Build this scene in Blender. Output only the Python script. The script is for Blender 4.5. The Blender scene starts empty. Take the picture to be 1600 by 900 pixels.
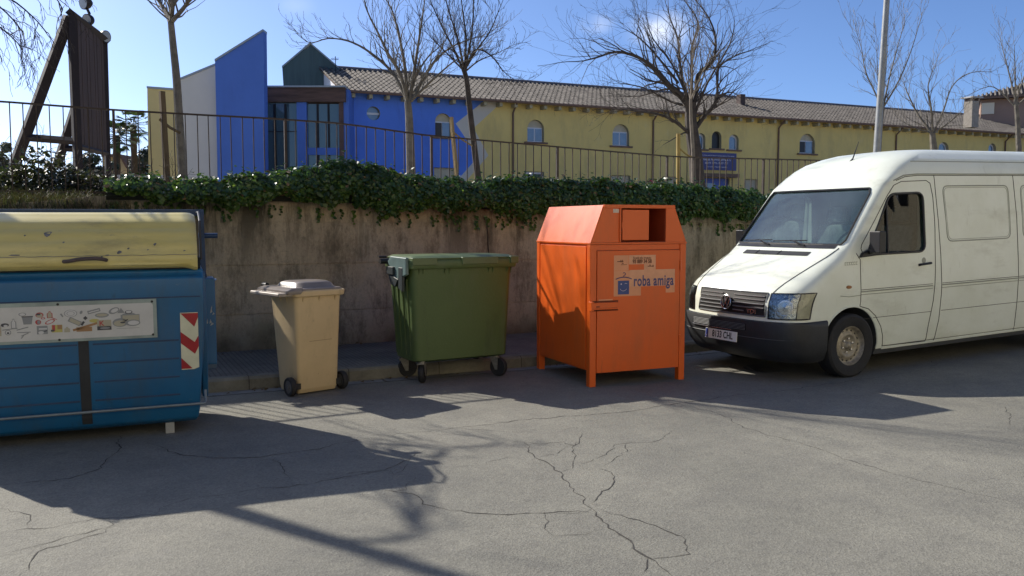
import bpy, bmesh, math, random
from mathutils import Vector, Matrix
random.seed(7)
S = bpy.data.scenes[0] if not bpy.context.scene else bpy.context.scene
COL = S.collection
R_ = math.radians
# ------------------------------------------------------------------ camera
F = 1331.0; PITCH = math.atan(100/F); H = 1.6
cd = bpy.data.cameras.new('camera'); cam = bpy.data.objects.new('camera', cd); COL.objects.link(cam)
cam.location = (0, 0, H); cam.rotation_euler = (math.pi/2-PITCH, 0, 0)
cd.sensor_width = 36; cd.lens = 36*F/1600; cd.clip_end = 3000; cd.clip_start = .05
S.camera = cam
# ------------------------------------------------------------------ sky, sun, exposure
SUNV = Vector((-1.20, .82, 1.0))
EL = math.atan2(SUNV.z, math.hypot(SUNV.x, SUNV.y)); AZ = math.atan2(SUNV.x, SUNV.y)
W = bpy.data.worlds.new("World"); S.world = W; W.use_nodes = True
nt = W.node_tree; nt.nodes.clear(); N = nt.nodes.new; LK = nt.links.new
out = N('ShaderNodeOutputWorld'); bg = N('ShaderNodeBackground'); sky = N('ShaderNodeTexSky')
sky.sky_type = 'NISHITA'; sky.sun_disc = False; sky.sun_elevation = EL; sky.sun_rotation = AZ
sky.air_density = .6; sky.dust_density = 2.0; sky.ozone_density = 7.0; sky.altitude = 700
bg.inputs[1].default_value = 0.125
tc = N('ShaderNodeTexCoord')
def wn(t, **k):
    n = N(t)
    for a, b in k.items(): setattr(n, a, b)
    return n
last = None
def ray(x, y):
    u = (x-800)/F; v = (450-y)/F; cp, sp = math.cos(PITCH), math.sin(PITCH)
    return Vector((u, cp+v*sp, -sp+v*cp))
noi = wn('ShaderNodeTexNoise'); noi.inputs['Scale'].default_value = 14; noi.inputs['Detail'].default_value = 5
noi.inputs['Distortion'].default_value = .6
LK(tc.outputs['Generated'], noi.inputs['Vector'])
for (cx, cy, rad, amt) in ((932, 38, .028, .42), (1035, 48, .05, .8), (1075, 60, .035, .5), (460, 8, .03, .12)):
    d = ray(cx, cy).normalized()
    vm = wn('ShaderNodeVectorMath', operation='SUBTRACT'); LK(tc.outputs['Generated'], vm.inputs[0]); vm.inputs[1].default_value = d
    sc = wn('ShaderNodeVectorMath', operation='MULTIPLY'); LK(vm.outputs[0], sc.inputs[0]); sc.inputs[1].default_value = (1, 1, 1.9)
    ln = wn('ShaderNodeVectorMath', operation='LENGTH'); LK(sc.outputs[0], ln.inputs[0])
    mr = wn('ShaderNodeMapRange', interpolation_type='SMOOTHSTEP'); LK(ln.outputs['Value'], mr.inputs[0])
    mr.inputs[1].default_value = rad; mr.inputs[2].default_value = 0; mr.inputs[3].default_value = 0; mr.inputs[4].default_value = amt
    if last is None: last = mr.outputs[0]
    else:
        ad = wn('ShaderNodeMath', operation='ADD'); LK(last, ad.inputs[0]); LK(mr.outputs[0], ad.inputs[1]); last = ad.outputs[0]
nr = wn('ShaderNodeMapRange'); LK(noi.outputs['Fac'], nr.inputs[0]); nr.inputs[1].default_value = .35; nr.inputs[2].default_value = .65
mu = wn('ShaderNodeMath', operation='MULTIPLY'); LK(last, mu.inputs[0]); LK(nr.outputs[0], mu.inputs[1]); mu.use_clamp = True
mx = wn('ShaderNodeMixRGB'); LK(mu.outputs[0], mx.inputs[0]); LK(sky.outputs[0], mx.inputs[1]); mx.inputs[2].default_value = (6.2, 6.6, 7.4, 1)
LK(mx.outputs[0], bg.inputs[0]); LK(bg.outputs[0], out.inputs[0])
sd = bpy.data.lights.new('sun', 'SUN'); sun = bpy.data.objects.new('sun', sd); COL.objects.link(sun)
sd.energy = 4.6; sd.angle = R_(.53); sd.color = (1, .93, .82)
sun.rotation_euler = (-SUNV).to_track_quat('-Z', 'Y').to_euler(); sun.location = (-30, 30, 30)
S.view_settings.view_transform = 'Standard'; S.view_settings.look = 'None'; S.view_settings.gamma = 1
S.view_settings.exposure = 0.6
# ------------------------------------------------------------------ geometry of the view
CP = Vector((0, 0, H))
def G(x, y, z=0):
    r = ray(x, y); return CP+r*((z-H)/r.z)
def D(x, y, Y):
    r = ray(x, y); return CP+r*(Y/r.y)
E1 = Vector((math.cos(R_(26)), math.sin(R_(26)), 0)); EN = Vector((-E1.y, E1.x, 0))
KERB, WALL, FENCE = 8.42, 10.2, 10.62
def SF(u, v, z=0): return E1*u+EN*v+Vector((0, 0, z))
def PV(x, y, v):
    r = ray(x, y); return CP+r*(v/r.dot(EN))
def PU(x, y, v):
    p = PV(x, y, v); return p.dot(E1), p.z
def gz(u):
    if u < 5: return 0.0
    if u < 8: return .025*(u-5)**2/6
    return .0375+.025*(min(u, 40)-8)
def lerp(pts, x):
    if x <= pts[0][0]: return pts[0][1]
    for (a, b), (c, d) in zip(pts, pts[1:]):
        if x <= c: return b+(d-b)*(x-a)/(c-a)
    return pts[-1][1]
# ------------------------------------------------------------------ materials
def srgb(r, g, b): return tuple(((c/255)/12.92 if c/255 <= .04045 else ((c/255+.055)/1.055)**2.4) for c in (r, g, b))
def mat(name, base, rough=.6, metal=0, var=0, vs=4, bump=0, bs=40, spec=.5, base2=None, trans=0, det=6, stretch=None, thr=None, grime=None):
    m = bpy.data.materials.new(name); m.use_nodes = True; t = m.node_tree; b = t.nodes['Principled BSDF']
    b.inputs['Roughness'].default_value = rough; b.inputs['Metallic'].default_value = metal
    b.inputs['Specular IOR Level'].default_value = spec
    b.inputs['Base Color'].default_value = (*base, 1)
    co = t.nodes.new('ShaderNodeTexCoord'); src = co.outputs['Object']
    if stretch:
        mp = t.nodes.new('ShaderNodeMapping'); mp.inputs['Scale'].default_value = stretch
        t.links.new(src, mp.inputs[0]); src = mp.outputs[0]
    if var or base2:
        n = t.nodes.new('ShaderNodeTexNoise'); n.inputs['Scale'].default_value = vs; n.inputs['Detail'].default_value = det
        n.inputs['Roughness'].default_value = .65
        t.links.new(src, n.inputs['Vector'])
        r = t.nodes.new('ShaderNodeMapRange'); t.links.new(n.outputs['Fac'], r.inputs[0])
        lo, hi = thr or (.3, .7)
        r.inputs[1].default_value = lo; r.inputs[2].default_value = hi
        x = t.nodes.new('ShaderNodeMixRGB'); t.links.new(r.outputs[0], x.inputs[0])
        c2 = base2 or tuple(min(1, c*(1+var)) for c in base); c1 = base if base2 else tuple(c*(1-var) for c in base)
        x.inputs[1].default_value = (*c1, 1); x.inputs[2].default_value = (*c2, 1)
        t.links.new(x.outputs[0], b.inputs['Base Color'])
    if grime:
        for gc, amt, gs, gst, glo, ghi in grime:
            mp = t.nodes.new('ShaderNodeMapping'); mp.inputs['Scale'].default_value = gst; t.links.new(co.outputs['Object'], mp.inputs[0])
            n = t.nodes.new('ShaderNodeTexNoise'); n.inputs['Scale'].default_value = gs; n.inputs['Detail'].default_value = 7; n.inputs['Roughness'].default_value = .72; t.links.new(mp.outputs[0], n.inputs['Vector'])
            r = t.nodes.new('ShaderNodeMapRange'); t.links.new(n.outputs['Fac'], r.inputs[0]); r.inputs[1].default_value = glo; r.inputs[2].default_value = ghi; r.inputs[4].default_value = amt
            x = t.nodes.new('ShaderNodeMixRGB'); t.links.new(r.outputs[0], x.inputs[0]); x.inputs[2].default_value = (*gc, 1)
            if b.inputs['Base Color'].links: t.links.new(b.inputs['Base Color'].links[0].from_socket, x.inputs[1])
            else: x.inputs[1].default_value = (*base, 1)
            t.links.new(x.outputs[0], b.inputs['Base Color'])
    if bump:
        n2 = t.nodes.new('ShaderNodeTexNoise'); n2.inputs['Scale'].default_value = bs; n2.inputs['Detail'].default_value = 4
        t.links.new(co.outputs['Object'], n2.inputs['Vector'])
        bn = t.nodes.new('ShaderNodeBump'); bn.inputs['Strength'].default_value = bump; bn.inputs['Distance'].default_value = .02
        t.links.new(n2.outputs['Fac'], bn.inputs['Height']); t.links.new(bn.outputs[0], b.inputs['Normal'])
    return m
def leafmat(name, base, rough=.4, tr=.35, var=.5, vs=3):
    m = mat(name, base, rough, var=var, vs=vs, det=3, spec=.5)
    t = m.node_tree; b = t.nodes['Principled BSDF']; o = t.nodes['Material Output']
    l = t.nodes.new('ShaderNodeBsdfTranslucent'); mx = t.nodes.new('ShaderNodeMixShader'); mx.inputs[0].default_value = tr
    l.inputs[0].default_value = (base[0]*2.2, base[1]*2.2, base[2]*1.0, 1)
    t.links.new(b.outputs[0], mx.inputs[1]); t.links.new(l.outputs[0], mx.inputs[2]); t.links.new(mx.outputs[0], o.inputs[0])
    return m
def glassmat(name, tint, refl=1.0, dust_sheen=0, ior=1.65):
    m = bpy.data.materials.new(name); m.use_nodes = True; t = m.node_tree; t.nodes.clear()
    o = t.nodes.new('ShaderNodeOutputMaterial'); tr = t.nodes.new('ShaderNodeBsdfTransparent'); gl = t.nodes.new('ShaderNodeBsdfGlossy')
    gl.inputs['Roughness'].default_value = .02; tr.inputs[0].default_value = (*tint, 1); gl.inputs[0].default_value = (refl, refl, refl, 1)
    fr = t.nodes.new('ShaderNodeFresnel'); fr.inputs[0].default_value = ior
    mx = t.nodes.new('ShaderNodeMixShader'); t.links.new(fr.outputs[0], mx.inputs[0])
    t.links.new(tr.outputs[0], mx.inputs[1]); t.links.new(gl.outputs[0], mx.inputs[2]); t.links.new(mx.outputs[0], o.inputs[0])
    if dust_sheen:  # dusty film, tinted teal to paint sky reflection into the glass
        df = t.nodes.new('ShaderNodeBsdfDiffuse'); df.inputs[0].default_value = (.28, .44, .46, 1); m2 = t.nodes.new('ShaderNodeMixShader'); co = t.nodes.new('ShaderNodeTexCoord')
        n = t.nodes.new('ShaderNodeTexNoise'); n.inputs['Scale'].default_value = 2.5; n.inputs['Detail'].default_value = 5; t.links.new(co.outputs['Object'], n.inputs['Vector'])
        q = t.nodes.new('ShaderNodeMapRange'); t.links.new(n.outputs['Fac'], q.inputs[0]); q.inputs[1].default_value = .3; q.inputs[2].default_value = .7; q.inputs[3].default_value = dust_sheen*.5; q.inputs[4].default_value = dust_sheen*1.3
        t.links.new(q.outputs[0], m2.inputs[0]); t.links.new(mx.outputs[0], m2.inputs[1]); t.links.new(df.outputs[0], m2.inputs[2]); t.links.new(m2.outputs[0], o.inputs[0])
    return m
# ------------------------------------------------------------------ mesh helpers
class MB:
    def __init__(s): s.v = []; s.f = []; s.m = []; s.k = 0
    def mi(s, i): s.k = i; return s
    def add(s, vs, fs):
        o = len(s.v); s.v += [tuple(v) for v in vs]; s.f += [tuple(i+o for i in f) for f in fs]; s.m += [s.k]*len(fs); return s
    def box(s, x0, x1, y0, y1, z0, z1, M=None):
        vs = [Vector(p) for p in ((x0,y0,z0),(x1,y0,z0),(x1,y1,z0),(x0,y1,z0),(x0,y0,z1),(x1,y0,z1),(x1,y1,z1),(x0,y1,z1))]
        if M: vs = [M @ v for v in vs]
        return s.add(vs, [(0,3,2,1),(4,5,6,7),(0,1,5,4),(1,2,6,5),(2,3,7,6),(3,0,4,7)])
    def hexa(s, lo, hi):   # two loops of n points joined into a closed solid
        n = len(lo)
        return s.add(list(lo)+list(hi), [tuple(range(n))[::-1], tuple(range(n, 2*n))]+[(i, (i+1) % n, n+(i+1) % n, n+i) for i in range(n)])
    def prism(s, pts, vec):
        vec = Vector(vec); return s.hexa([Vector(p) for p in pts], [Vector(p)+vec for p in pts])
    def tube(s, pts, r, n=6, cap=True):
        pts = [Vector(p) for p in pts]
        if not isinstance(r, (list, tuple)): r = [r]*len(pts)
        rings = []; prev = None
        for i, p in enumerate(pts):
            d = (pts[min(i+1, len(pts)-1)]-pts[max(i-1, 0)])
            if d.length < 1e-9: d = Vector((0, 0, 1))
            d.normalize()
            if prev is None:
                a = Vector((0, 0, 1)) if abs(d.z) < .9 else Vector((1, 0, 0)); a = (a-d*a.dot(d)).normalized()
            else:
                a = prev-d*prev.dot(d); a = a.normalized() if a.length > 1e-6 else d.orthogonal().normalized()
            prev = a; b = d.cross(a)
            rings.append([p+(a*math.cos(2*math.pi*k/n)+b*math.sin(2*math.pi*k/n))*r[i] for k in range(n)])
        vs = [v for q in rings for v in q]; fs = []
        for i in range(len(pts)-1):
            for k in range(n): fs.append((i*n+k, i*n+(k+1) % n, (i+1)*n+(k+1) % n, (i+1)*n+k))
        if cap: fs += [tuple(range(n))[::-1], tuple((len(pts)-1)*n+k for k in range(n))]
        return s.add(vs, fs)
    def lathe(s, prof, n=32, M=None, cap=True):   # prof (r, h) about local z
        vs = []; fs = []
        for r, h in prof:
            for k in range(n):
                a = 2*math.pi*k/n; v = Vector((r*math.cos(a), r*math.sin(a), h)); vs.append(M @ v if M else v)
        for i in range(len(prof)-1):
            for k in range(n): fs.append((i*n+k, i*n+(k+1) % n, (i+1)*n+(k+1) % n, (i+1)*n+k))
        if cap and prof[0][0] > 1e-4: fs.append(tuple(range(n))[::-1])
        if cap and prof[-1][0] > 1e-4: fs.append(tuple((len(prof)-1)*n+k for k in range(n)))
        return s.add(vs, fs)
    def grid(s, P):
        nr, nc = len(P), len(P[0]); vs = [p for r in P for p in r]
        return s.add(vs, [(i*nc+j, i*nc+j+1, (i+1)*nc+j+1, (i+1)*nc+j) for i in range(nr-1) for j in range(nc-1)])
    def build(s, name, mats, parent=None, smooth=False, bevel=0, seg=2, ang=35):
        me = bpy.data.meshes.new(name); me.from_pydata(s.v, [], s.f)
        for m in (mats if isinstance(mats, (list, tuple)) else [mats]): me.materials.append(m)
        me.polygons.foreach_set('material_index', s.m)
        bm = bmesh.new(); bm.from_mesh(me); bmesh.ops.recalc_face_normals(bm, faces=bm.faces); bm.to_mesh(me); bm.free()
        if smooth:
            me.polygons.foreach_set('use_smooth', [True]*len(me.polygons)); me.set_sharp_from_angle(angle=R_(ang))
        me.update()
        o = bpy.data.objects.new(name, me); COL.objects.link(o)
        if parent: o.parent = parent
        if bevel:
            b = o.modifiers.new('bevel', 'BEVEL'); b.width = bevel; b.segments = seg; b.limit_method = 'ANGLE'; b.angle_limit = R_(30)
            if not smooth: me.polygons.foreach_set('use_smooth', [True]*len(me.polygons)); b.harden_normals = True
        return o
def tag(o, label=None, cat=None, group=None, kind=None):
    if label: o['label'] = label
    if cat: o['category'] = cat
    if group: o['group'] = group
    if kind: o['kind'] = kind
    return o
def empty(name, loc, rz=0, label=None, cat=None, group=None, rot=None):
    o = bpy.data.objects.new(name, None); COL.objects.link(o); o.location = loc; o.rotation_euler = rot or (0, 0, rz)
    o.empty_display_size = .2
    return tag(o, label, cat, group)
def bake(o):
    dg = bpy.context.evaluated_depsgraph_get(); me = bpy.data.meshes.new_from_object(o.evaluated_get(dg), depsgraph=dg)
    o.modifiers.clear(); o.data = me
def boolcut(o, cutter, solver='EXACT'):
    md = o.modifiers.new('cut', 'BOOLEAN'); md.object = cutter; md.operation = 'DIFFERENCE'; md.solver = solver
    bpy.context.view_layer.update(); bake(o)
    bpy.data.objects.remove(cutter)
def text(name, body, size, m, parent, M, xs=1.0, ext=.0015, bold=0, align='CENTER', sp=1.0, wrap=None):
    cu = bpy.data.curves.new(name, 'FONT'); cu.body = body; cu.size = size; cu.extrude = ext; cu.offset = bold
    cu.align_x = align; cu.align_y = 'CENTER'; cu.space_character = sp
    t = bpy.data.objects.new('tmp', cu); COL.objects.link(t); bpy.context.view_layer.update()
    dg = bpy.context.evaluated_depsgraph_get(); me = bpy.data.meshes.new_from_object(t.evaluated_get(dg), depsgraph=dg)
    bpy.data.objects.remove(t); me.transform(Matrix.Diagonal((xs, 1, 1, 1))); me.transform(M)
    if wrap:
        for v in me.vertices: v.co = wrap(v.co)
    me.name = name; me.materials.clear(); me.materials.append(m)
    o = bpy.data.objects.new(name, me); COL.objects.link(o); o.parent = parent; return o
def frame(origin, xdir, ydir):   # 4x4 with columns
    x = Vector(xdir).normalized(); y = Vector(ydir).normalized(); z = x.cross(y)
    m = Matrix.Identity(4)
    for i in range(3): m[i][0], m[i][1], m[i][2], m[i][3] = x[i], y[i], z[i], origin[i]
    return m
MET = mat('dark_metal', (.02, .02, .022), .5, .6, var=.3)
BLK = mat('black_plastic', (.012, .012, .013), .45, var=.25, vs=12)
RUB = mat('tyre_rubber', (.014, .014, .015), .75, var=.35, vs=8, bump=.15, bs=60)
CHR = mat('chrome', (.55, .55, .56), .25, .9, var=.15, vs=20)
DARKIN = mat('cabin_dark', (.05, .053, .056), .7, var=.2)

# ------------------------------------------------------------------ the ground
def asphalt():
    m = bpy.data.materials.new('asphalt'); m.use_nodes = True; t = m.node_tree; b = t.nodes['Principled BSDF']; n = t.nodes.new; L = t.links.new
    co = n('ShaderNodeTexCoord')
    def noise(s, d=5, r=.6):
        x = n('ShaderNodeTexNoise'); x.inputs['Scale'].default_value = s; x.inputs['Detail'].default_value = d; x.inputs['Roughness'].default_value = r
        L(co.outputs['Object'], x.inputs['Vector']); return x.outputs['Fac']
    def rng(s, a, b_, c, d):
        r = n('ShaderNodeMapRange'); L(s, r.inputs[0])
        for i, v in enumerate((a, b_, c, d)): r.inputs[i+1].default_value = v
        return r.outputs[0]
    def mix(f, a, b_, mode='MIX'):
        x = n('ShaderNodeMixRGB'); x.blend_type = mode
        for i, q in enumerate((f, a, b_)):
            if hasattr(q, 'links'): L(q, x.inputs[i])
            else: x.inputs[i].default_value = q if i == 0 else (*q, 1)
        return x.outputs[0]
    vo = n('ShaderNodeTexVoronoi'); vo.inputs['Scale'].default_value = 95; L(co.outputs['Object'], vo.inputs['Vector'])
    st = rng(vo.outputs['Color'], 0, 1, .80, 1.24)
    base = mix(rng(noise(.55, 4), .35, .65, 0, 1), (.156, .153, .130), (.212, .206, .173))
    base = mix(rng(noise(2.6, 5, .7), .4, .75, 0, .6), base, (.122, .119, .108))
    base = mix(1.0, base, st, 'MULTIPLY')
    base = mix(rng(noise(24, 4, .8), .56, .72, 0, .35), base, (.055, .053, .05))
    base = mix(rng(noise(9, 6, .75), .56, .70, 0, .5), base, (.095, .092, .085))
    base = mix(rng(noise(.9, 6, .8), .60, .66, 0, .4), base, (.215, .21, .185))
    base = mix(rng(noise(1.1, 2), .66, .74, 0, .35), base, (.075, .07, .066))
    L(base, b.inputs['Base Color']); b.inputs['Roughness'].default_value = .83; b.inputs['Specular IOR Level'].default_value = .35
    n1 = n('ShaderNodeBump'); n1.inputs['Strength'].default_value = .32; n1.inputs['Distance'].default_value = .006
    L(vo.outputs['Distance'], n1.inputs['Height'])
    n2 = n('ShaderNodeBump'); n2.inputs['Strength'].default_value = .32; n2.inputs['Distance'].default_value = .01; L(noise(45, 5, .8), n2.inputs['Height'])
    L(n1.outputs[0], n2.inputs['Normal']); L(n2.outputs[0], b.inputs['Normal'])
    return m
ASPH = asphalt()
def strip(name, v0, v1, z, m, kind='structure', u0=-60, u1=90, nv=2, zf=None):
    mb = MB(); us = [u0]+[-20+i for i in range(0, 61)]+[u1]
    P = [[SF(u, v0+(v1-v0)*j/(nv-1), z+gz(u)) for u in us] for j in range(nv)]
    return tag(mb.grid(P).build(name, m), kind=kind)
strip('road', -4.6, KERB-.16, 0, ASPH)
GUT = mat('gutter_concrete', (.19, .185, .17), .85, var=.3, vs=5, bump=.25, bs=60)
strip('gutter', KERB-.16, KERB, .004, GUT)
# kerb and pavement
KM = mat('kerb_concrete', (.15, .14, .11), .85, var=.4, vs=4, bump=.3, bs=50)
joints = []; mb = MB(); us = [-60]+[-20+i*.5 for i in range(0, 121)]+[90]
prof = [(KERB, -.05), (KERB+.005, .105), (KERB+.03, .13), (KERB+.15, .13), (KERB+.15, -.05)]
mb.grid([[SF(u, v, z+gz(u)) for u in us] for v, z in prof])
for i in range(-20, 30):   # kerb stone joints
    u = i*.98+.3; mb.add([SF(u+a, KERB+b, c+gz(u)) for a, b, c in ((0, -.0015, .0), (.009, -.0015, .0), (.009, .0035, .105), (0, .0035, .105), (.009, .0285, .1315), (0, .0285, .1315), (.009, .15, .1315), (0, .15, .1315))], [(0, 1, 2, 3), (3, 2, 4, 5), (5, 4, 6, 7)]) if False else joints.append(u)
tag(mb.build('kerb', KM), kind='structure')
mb = MB()
for u in joints: mb.add([SF(u+a, KERB+b, c+gz(u)) for a, b, c in ((0, -.0015, .005), (.008, -.0015, .005), (.008, .0030, .106), (0, .0030, .106), (.008, .0285, .1318), (0, .0285, .1318), (.008, .149, .1318), (0, .149, .1318))], [(0, 1, 2, 3), (3, 2, 4, 5), (5, 4, 6, 7)])
tag(mb.build('kerb_joints', mat('joint_dirt', (.05, .045, .035), .95)), kind='structure')
def pavemat():
    m = mat('pavement_tiles', (.155, .145, .122), .85, var=.3, vs=2.5, bump=0)
    t = m.node_tree; b = t.nodes['Principled BSDF']; n = t.nodes.new; L = t.links.new
    co = n('ShaderNodeTexCoord'); mp = n('ShaderNodeMapping'); mp.inputs['Rotation'].default_value = (0, 0, R_(-26)); L(co.outputs['Object'], mp.inputs[0])
    br = n('ShaderNodeTexBrick'); br.inputs['Scale'].default_value = 1; br.offset = 0
    br.inputs['Brick Width'].default_value = .05; br.inputs['Row Height'].default_value = .05; br.inputs['Mortar Size'].default_value = .007
    br.inputs['Color1'].default_value = (1, 1, 1, 1); br.inputs['Color2'].default_value = (.8, .8, .8, 1); br.inputs['Mortar'].default_value = (.45, .45, .45, 1)
    L(mp.outputs[0], br.inputs['Vector'])
    src = b.inputs['Base Color'].links[0].from_socket
    x = n('ShaderNodeMixRGB'); x.blend_type = 'MULTIPLY'; x.inputs[0].default_value = .9; L(src, x.inputs[1]); L(br.outputs['Color'], x.inputs[2]); L(x.outputs[0], b.inputs['Base Color'])
    bp = n('ShaderNodeBump'); bp.inputs['Strength'].default_value = .6; bp.inputs['Distance'].default_value = .006; L(br.outputs['Color'], bp.inputs['Height']); L(bp.outputs[0], b.inputs['Normal'])
    return m
strip('pavement', KERB+.15, WALL+.05, .13, pavemat())
strip('pavement_opposite', -7.5, -4.6, .12, GUT)
GRD = mat('ground_soil', (.10, .085, .055), .95, var=.4, vs=.3)
mb = MB(); mb.grid([[SF(u, v, 1.72) for u in (-400, -20, 0, 20, 60, 500)] for v in (WALL+.2, 14, 20, 40, 80, 600)])
tag(mb.build('terrace_ground', mat('sandy_ground', (.36, .32, .24), .95, var=.2, vs=.3)), kind='structure')
mb = MB(); mb.grid([[SF(u, v, -.02) for u in (-400, -60, 90, 500)] for v in (-400, -7.5)])
tag(mb.build('ground', GRD), kind='structure')
# cracks in the asphalt: thin sunken-looking dark strips of dirt
CRK = mat('crack_dirt', (.045, .042, .037), .95, var=.4, vs=30)
cr = MB(); rc = random.Random(5)
def crack(px, w=.008, sub=5):
    pts = [G(x, y) for x, y in px]; full = []
    for a, b in zip(pts, pts[1:]):
        L = (b-a).length; k = max(2, int(L/.045)); d = (b-a).normalized(); nn = Vector((-d.y, d.x, 0)); off = 0
        for i in range(k):
            t = i/k; off = off*.6+rc.gauss(0, .011)
            full.append(a.lerp(b, t)+nn*off*(1 if 0 < i < k else 0))
    full.append(pts[-1]); n = len(full)
    Lf, Rt = [], []
    for i, p in enumerate(full):
        d = (full[min(i+1, n-1)]-full[max(i-1, 0)]).normalized(); nn = Vector((-d.y, d.x, 0))
        ww = w*.75*(.25+rc.random()*1.1)*min(1, .25+4*min(i, n-1-i)/n)/2
        z = .0022+gz(p.dot(E1))
        Lf.append((p+nn*ww)+Vector((0, 0, z))); Rt.append((p-nn*ww)+Vector((0, 0, z)))
    cr.grid([Lf, Rt])
for q in [
 ([(193,680),(185,705),(150,735),(110,748),(60,752),(0,757)], .012),
 ([(230,692),(262,703),(290,712),(350,716),(405,715),(450,708),(500,702),(540,692),(575,685)], .011),
 ([(575,685),(620,678),(660,675),(720,668),(800,658),(900,650),(1000,640),(1050,632),(1120,622),(1230,610),(1330,597),(1400,590),(1450,582)], .010),
 ([(430,716),(442,733),(448,752)], .008),
 ([(670,700),(640,718),(600,735),(540,745),(500,752),(440,762),(380,768),(300,778),(262,790),(240,805)], .008),
 ([(0,835),(40,826),(100,820),(150,810),(220,805),(300,802)], .009),
 ([(0,870),(20,862),(60,852),(100,840),(150,828),(200,812)], .008),
 ([(170,815),(165,832),(120,845),(60,862),(45,890),(30,900)], .007),
 ([(0,795),(30,800),(48,805),(42,822)], .006),
 ([(600,766),(645,772),(660,788),(720,798),(780,804),(850,802),(925,796)], .009),
 ([(650,745),(635,765),(600,766)], .006),
 ([(820,690),(835,715),(865,730),(876,738),(890,757),(910,775),(925,795)], .011),
 ([(876,738),(895,728),(900,712),(893,700),(905,690),(908,675)], .007),
 ([(835,715),(870,710),(905,690)], .006),
 ([(925,795),(932,780),(950,765),(960,752),(955,738),(935,732)], .008),
 ([(925,795),(931,806),(950,825),(985,845),(990,858),(1010,870),(1030,885),(1050,900)], .016),
 ([(931,795),(970,805),(1010,818),(1050,833),(1065,838),(1078,866),(1030,872),(1010,872)], .008),
 ([(925,800),(890,803),(858,800)], .006),
 ([(1012,872),(1005,895)], .008),
 ([(865,838),(900,836),(945,826)], .005),
 ([(850,800),(852,820),(865,838)], .005),
 ([(905,728),(935,715),(960,695),(1000,692),(1030,688),(1055,672)], .006),
 ([(940,730),(955,722),(980,706),(975,692)], .006),
 ([(1050,632),(1110,642),(1160,668),(1210,682),(1290,705),(1330,720),(1400,742),(1500,765),(1600,788)], .006),
 ([(1330,597),(1400,596),(1500,602),(1600,612)], .006),
 ([(1450,582),(1465,575),(1440,565),(1400,560),(1330,557)], .007),
 ([(1570,638),(1578,655),(1575,668)], .007),
 ([(860,668),(880,672),(905,668)], .005), ([(800,690),(840,694),(880,690),(908,700)], .005),
 ([(700,668),(760,672),(820,676)], .004), ([(700,730),(760,726),(800,712)], .004),
 ([(500,752),(560,738),(600,735),(615,742),(640,718)], .005)]:
    crack(*q)
tag(cr.build('road_cracks', CRK), kind='structure')
# drain cover under the van
dc = empty('drain_cover', G(1205, 577)+Vector((0, 0, .004)), 0, 'dark round iron drain cover in the road under the van', 'drain cover')
mb = MB(); mb.lathe([(.30, -.02), (.30, .006), (.27, .006), (.27, .002), (0, .002)], 32); mb.build('frame', MET, dc)
mb = MB()
for i in range(-4, 5): mb.box(-.22, .22, i*.05-.012, i*.05+.012, .001, .009)
mb.build('grating', MET, dc)

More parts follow.
